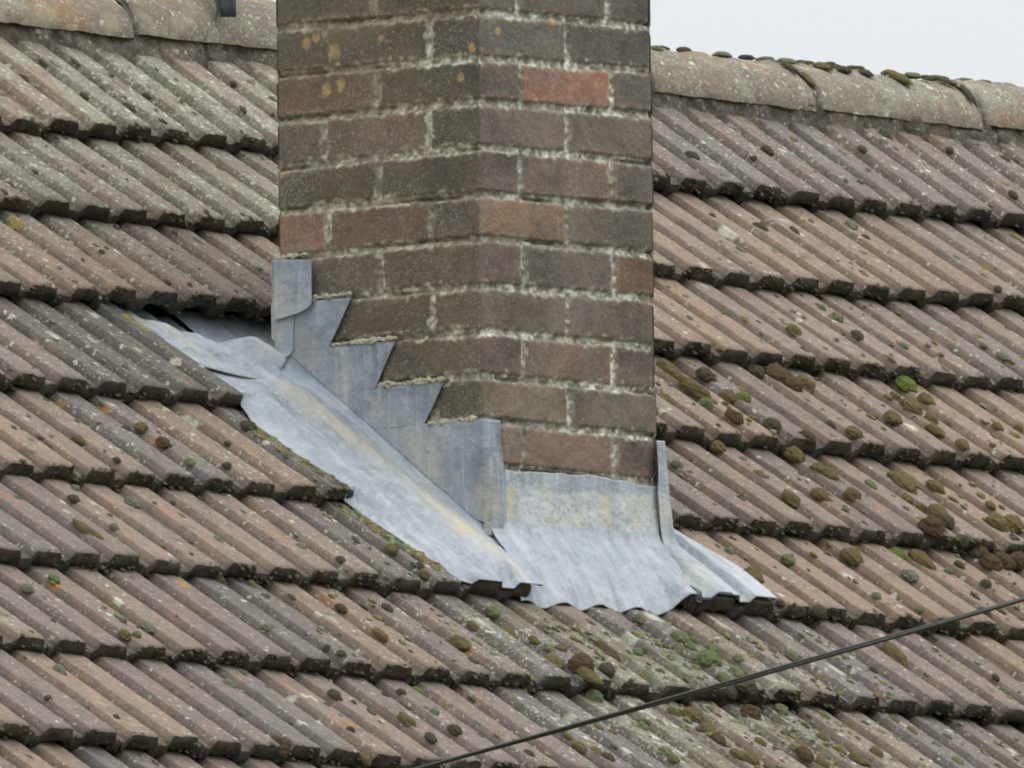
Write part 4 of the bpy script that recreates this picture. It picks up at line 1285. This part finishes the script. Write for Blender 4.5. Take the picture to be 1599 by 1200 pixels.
# ------------------------------------------------------------------ bird perched on the ridge: only its tail end comes into the picture
def loft(mb, rings, nseg=24, col=(1, 1, 1)):
    ang = np.linspace(0, 2 * pi, nseg + 1)
    rows = []
    for (c, ru, rv, u, v, pw) in rings:
        ca, sa = np.cos(ang), np.sin(ang)
        x = np.sign(ca) * np.abs(ca) ** pw * ru; y = np.sign(sa) * np.abs(sa) ** pw * rv
        rows.append(np.array(c) + x[:, None] * np.array(u) + y[:, None] * np.array(v))
    mb.grid(np.array(rows), col)
m = NT("dark_plumage")
pl = m.mix(m.rng(m.noise(1.0, 4, .6, vec=m.stretch(240, 240, 40)), .35, .65), (0.022, 0.025, 0.032), (0.060, 0.068, 0.074))
M_BIRD = m.out(m.mix(1.0, pl, m.attr("tint"), 'MULTIPLY'), 0.5, 0.4)
v_ = ray(356, 27)
tY = RIDGE_Y - 0.140
tpt = CAM + v_ * ((tY - CAM[1]) / v_[1])
Rv = np.array([R3[0], R3[1], 0]); Rv /= np.linalg.norm(Rv)
Fv = np.array([-Rv[1], Rv[0], 0])                       # away from the viewer
bird_mb = MB()
def rg(dz, back, ru, rv, pw=1.0):
    return (tpt + np.array([0, 0, dz]) + Fv * back, ru, rv, Rv, Fv, pw)
rings = [rg(0.0, 0, .0135, .0008, .5), rg(0.0008, 0, .0142, .0030, .45), rg(.02, .002, .0142, .0036, .45), rg(.045, .006, .0135, .0045, .6), rg(.062, .016, .016, .010, .9),
         rg(.078, .030, .026, .022), rg(.10, .046, .034, .032), rg(.13, .058, .037, .036), rg(.158, .066, .032, .032), rg(.178, .073, .022, .024), rg(.192, .080, .019, .021), rg(.206, .086, .018, .021),
         rg(.218, .088, .012, .014), rg(.223, .088, .002, .002)]
loft(bird_mb, rings)
bird = bird_mb.build("bird", M_BIRD)
tag(bird, "dark grey bird on the ridge left of the chimney, only its square tail in view", "bird")
wm = MB()
for sg in (-1, 1):
    wm = MB()
    tip = tpt + Rv * (sg * .0215) + np.array([0, 0, -.0055 if sg < 0 else .03]) + Fv * (-.004)
    mid1 = tpt + Rv * (sg * .0155) + np.array([0, 0, .014 if sg < 0 else .045]) + Fv * .002
    mid = tpt + Rv * (sg * .026) + np.array([0, 0, .07]) + Fv * .018
    sh = tpt + Rv * (sg * .033) + np.array([0, 0, .125]) + Fv * .04
    tp = tpt + Rv * (sg * .024) + np.array([0, 0, .165]) + Fv * .06
    loft(wm, [(tip, .0008, .0008, Rv, Fv, 1), (tip * .6 + mid1 * .4, .0026, .0016, Rv, Fv, 1), (mid1, .0036, .0022, Rv, Fv, 1), (mid, .006, .010, Rv, Fv, 1), (sh, .007, .024, Rv, Fv, 1), (tp, .002, .006, Rv, Fv, 1)], 14, (0.85, .85, 1.1))
    w = wm.build("wing", M_BIRD)
    w.parent = bird
bk = MB()
bc = tpt + np.array([0, 0, .203]) + Fv * .105
loft(bk, [(bc, .004, .004, Rv, np.array([0, 0, 1.0]), 1), (bc + Fv * .012, .0028, .0026, Rv, np.array([0, 0, 1.0]), 1), (bc + Fv * .024, .0004, .0004, Rv, np.array([0, 0, 1.0]), 1)], 12, (.5, .5, .5))
b = bk.build("beak", M_BIRD); b.parent = bird
for sg in (-1, 1):
    lg = MB()
    top = tpt + np.array([0, 0, .085]) + Fv * .055 + Rv * .012 * sg
    toe = np.array([top[0], top[1] + .02, EDGE_Z + .094])
    loft(lg, [(top, .004, .004, Rv, Fv, 1), (top * .4 + toe * .6, .0016, .0016, Rv, Fv, 1), (toe, .0022, .006, Rv, Fv, 1), (toe - [0, 0, .003], .001, .002, Rv, Fv, 1)], 10, (.6, .6, .6))
    b = lg.build("leg", M_BIRD); b.parent = bird

# ------------------------------------------------------------------ ground far below
m = NT("lawn")
M_G = m.out(m.mix(m.rng(m.noise(.4, 5), .35, .65), (0.06, 0.075, 0.03), (0.10, 0.105, 0.05)), 1.0, 0.1)
mb = MB()
g = np.array([[[-900, -900, -7.2], [-900, 900, -7.2]], [[900, -900, -7.2], [900, 900, -7.2]]], float)
mb.grid(g, flip=True)
gr = mb.build("ground", M_G, smooth=False)
tag(gr, kind="structure")
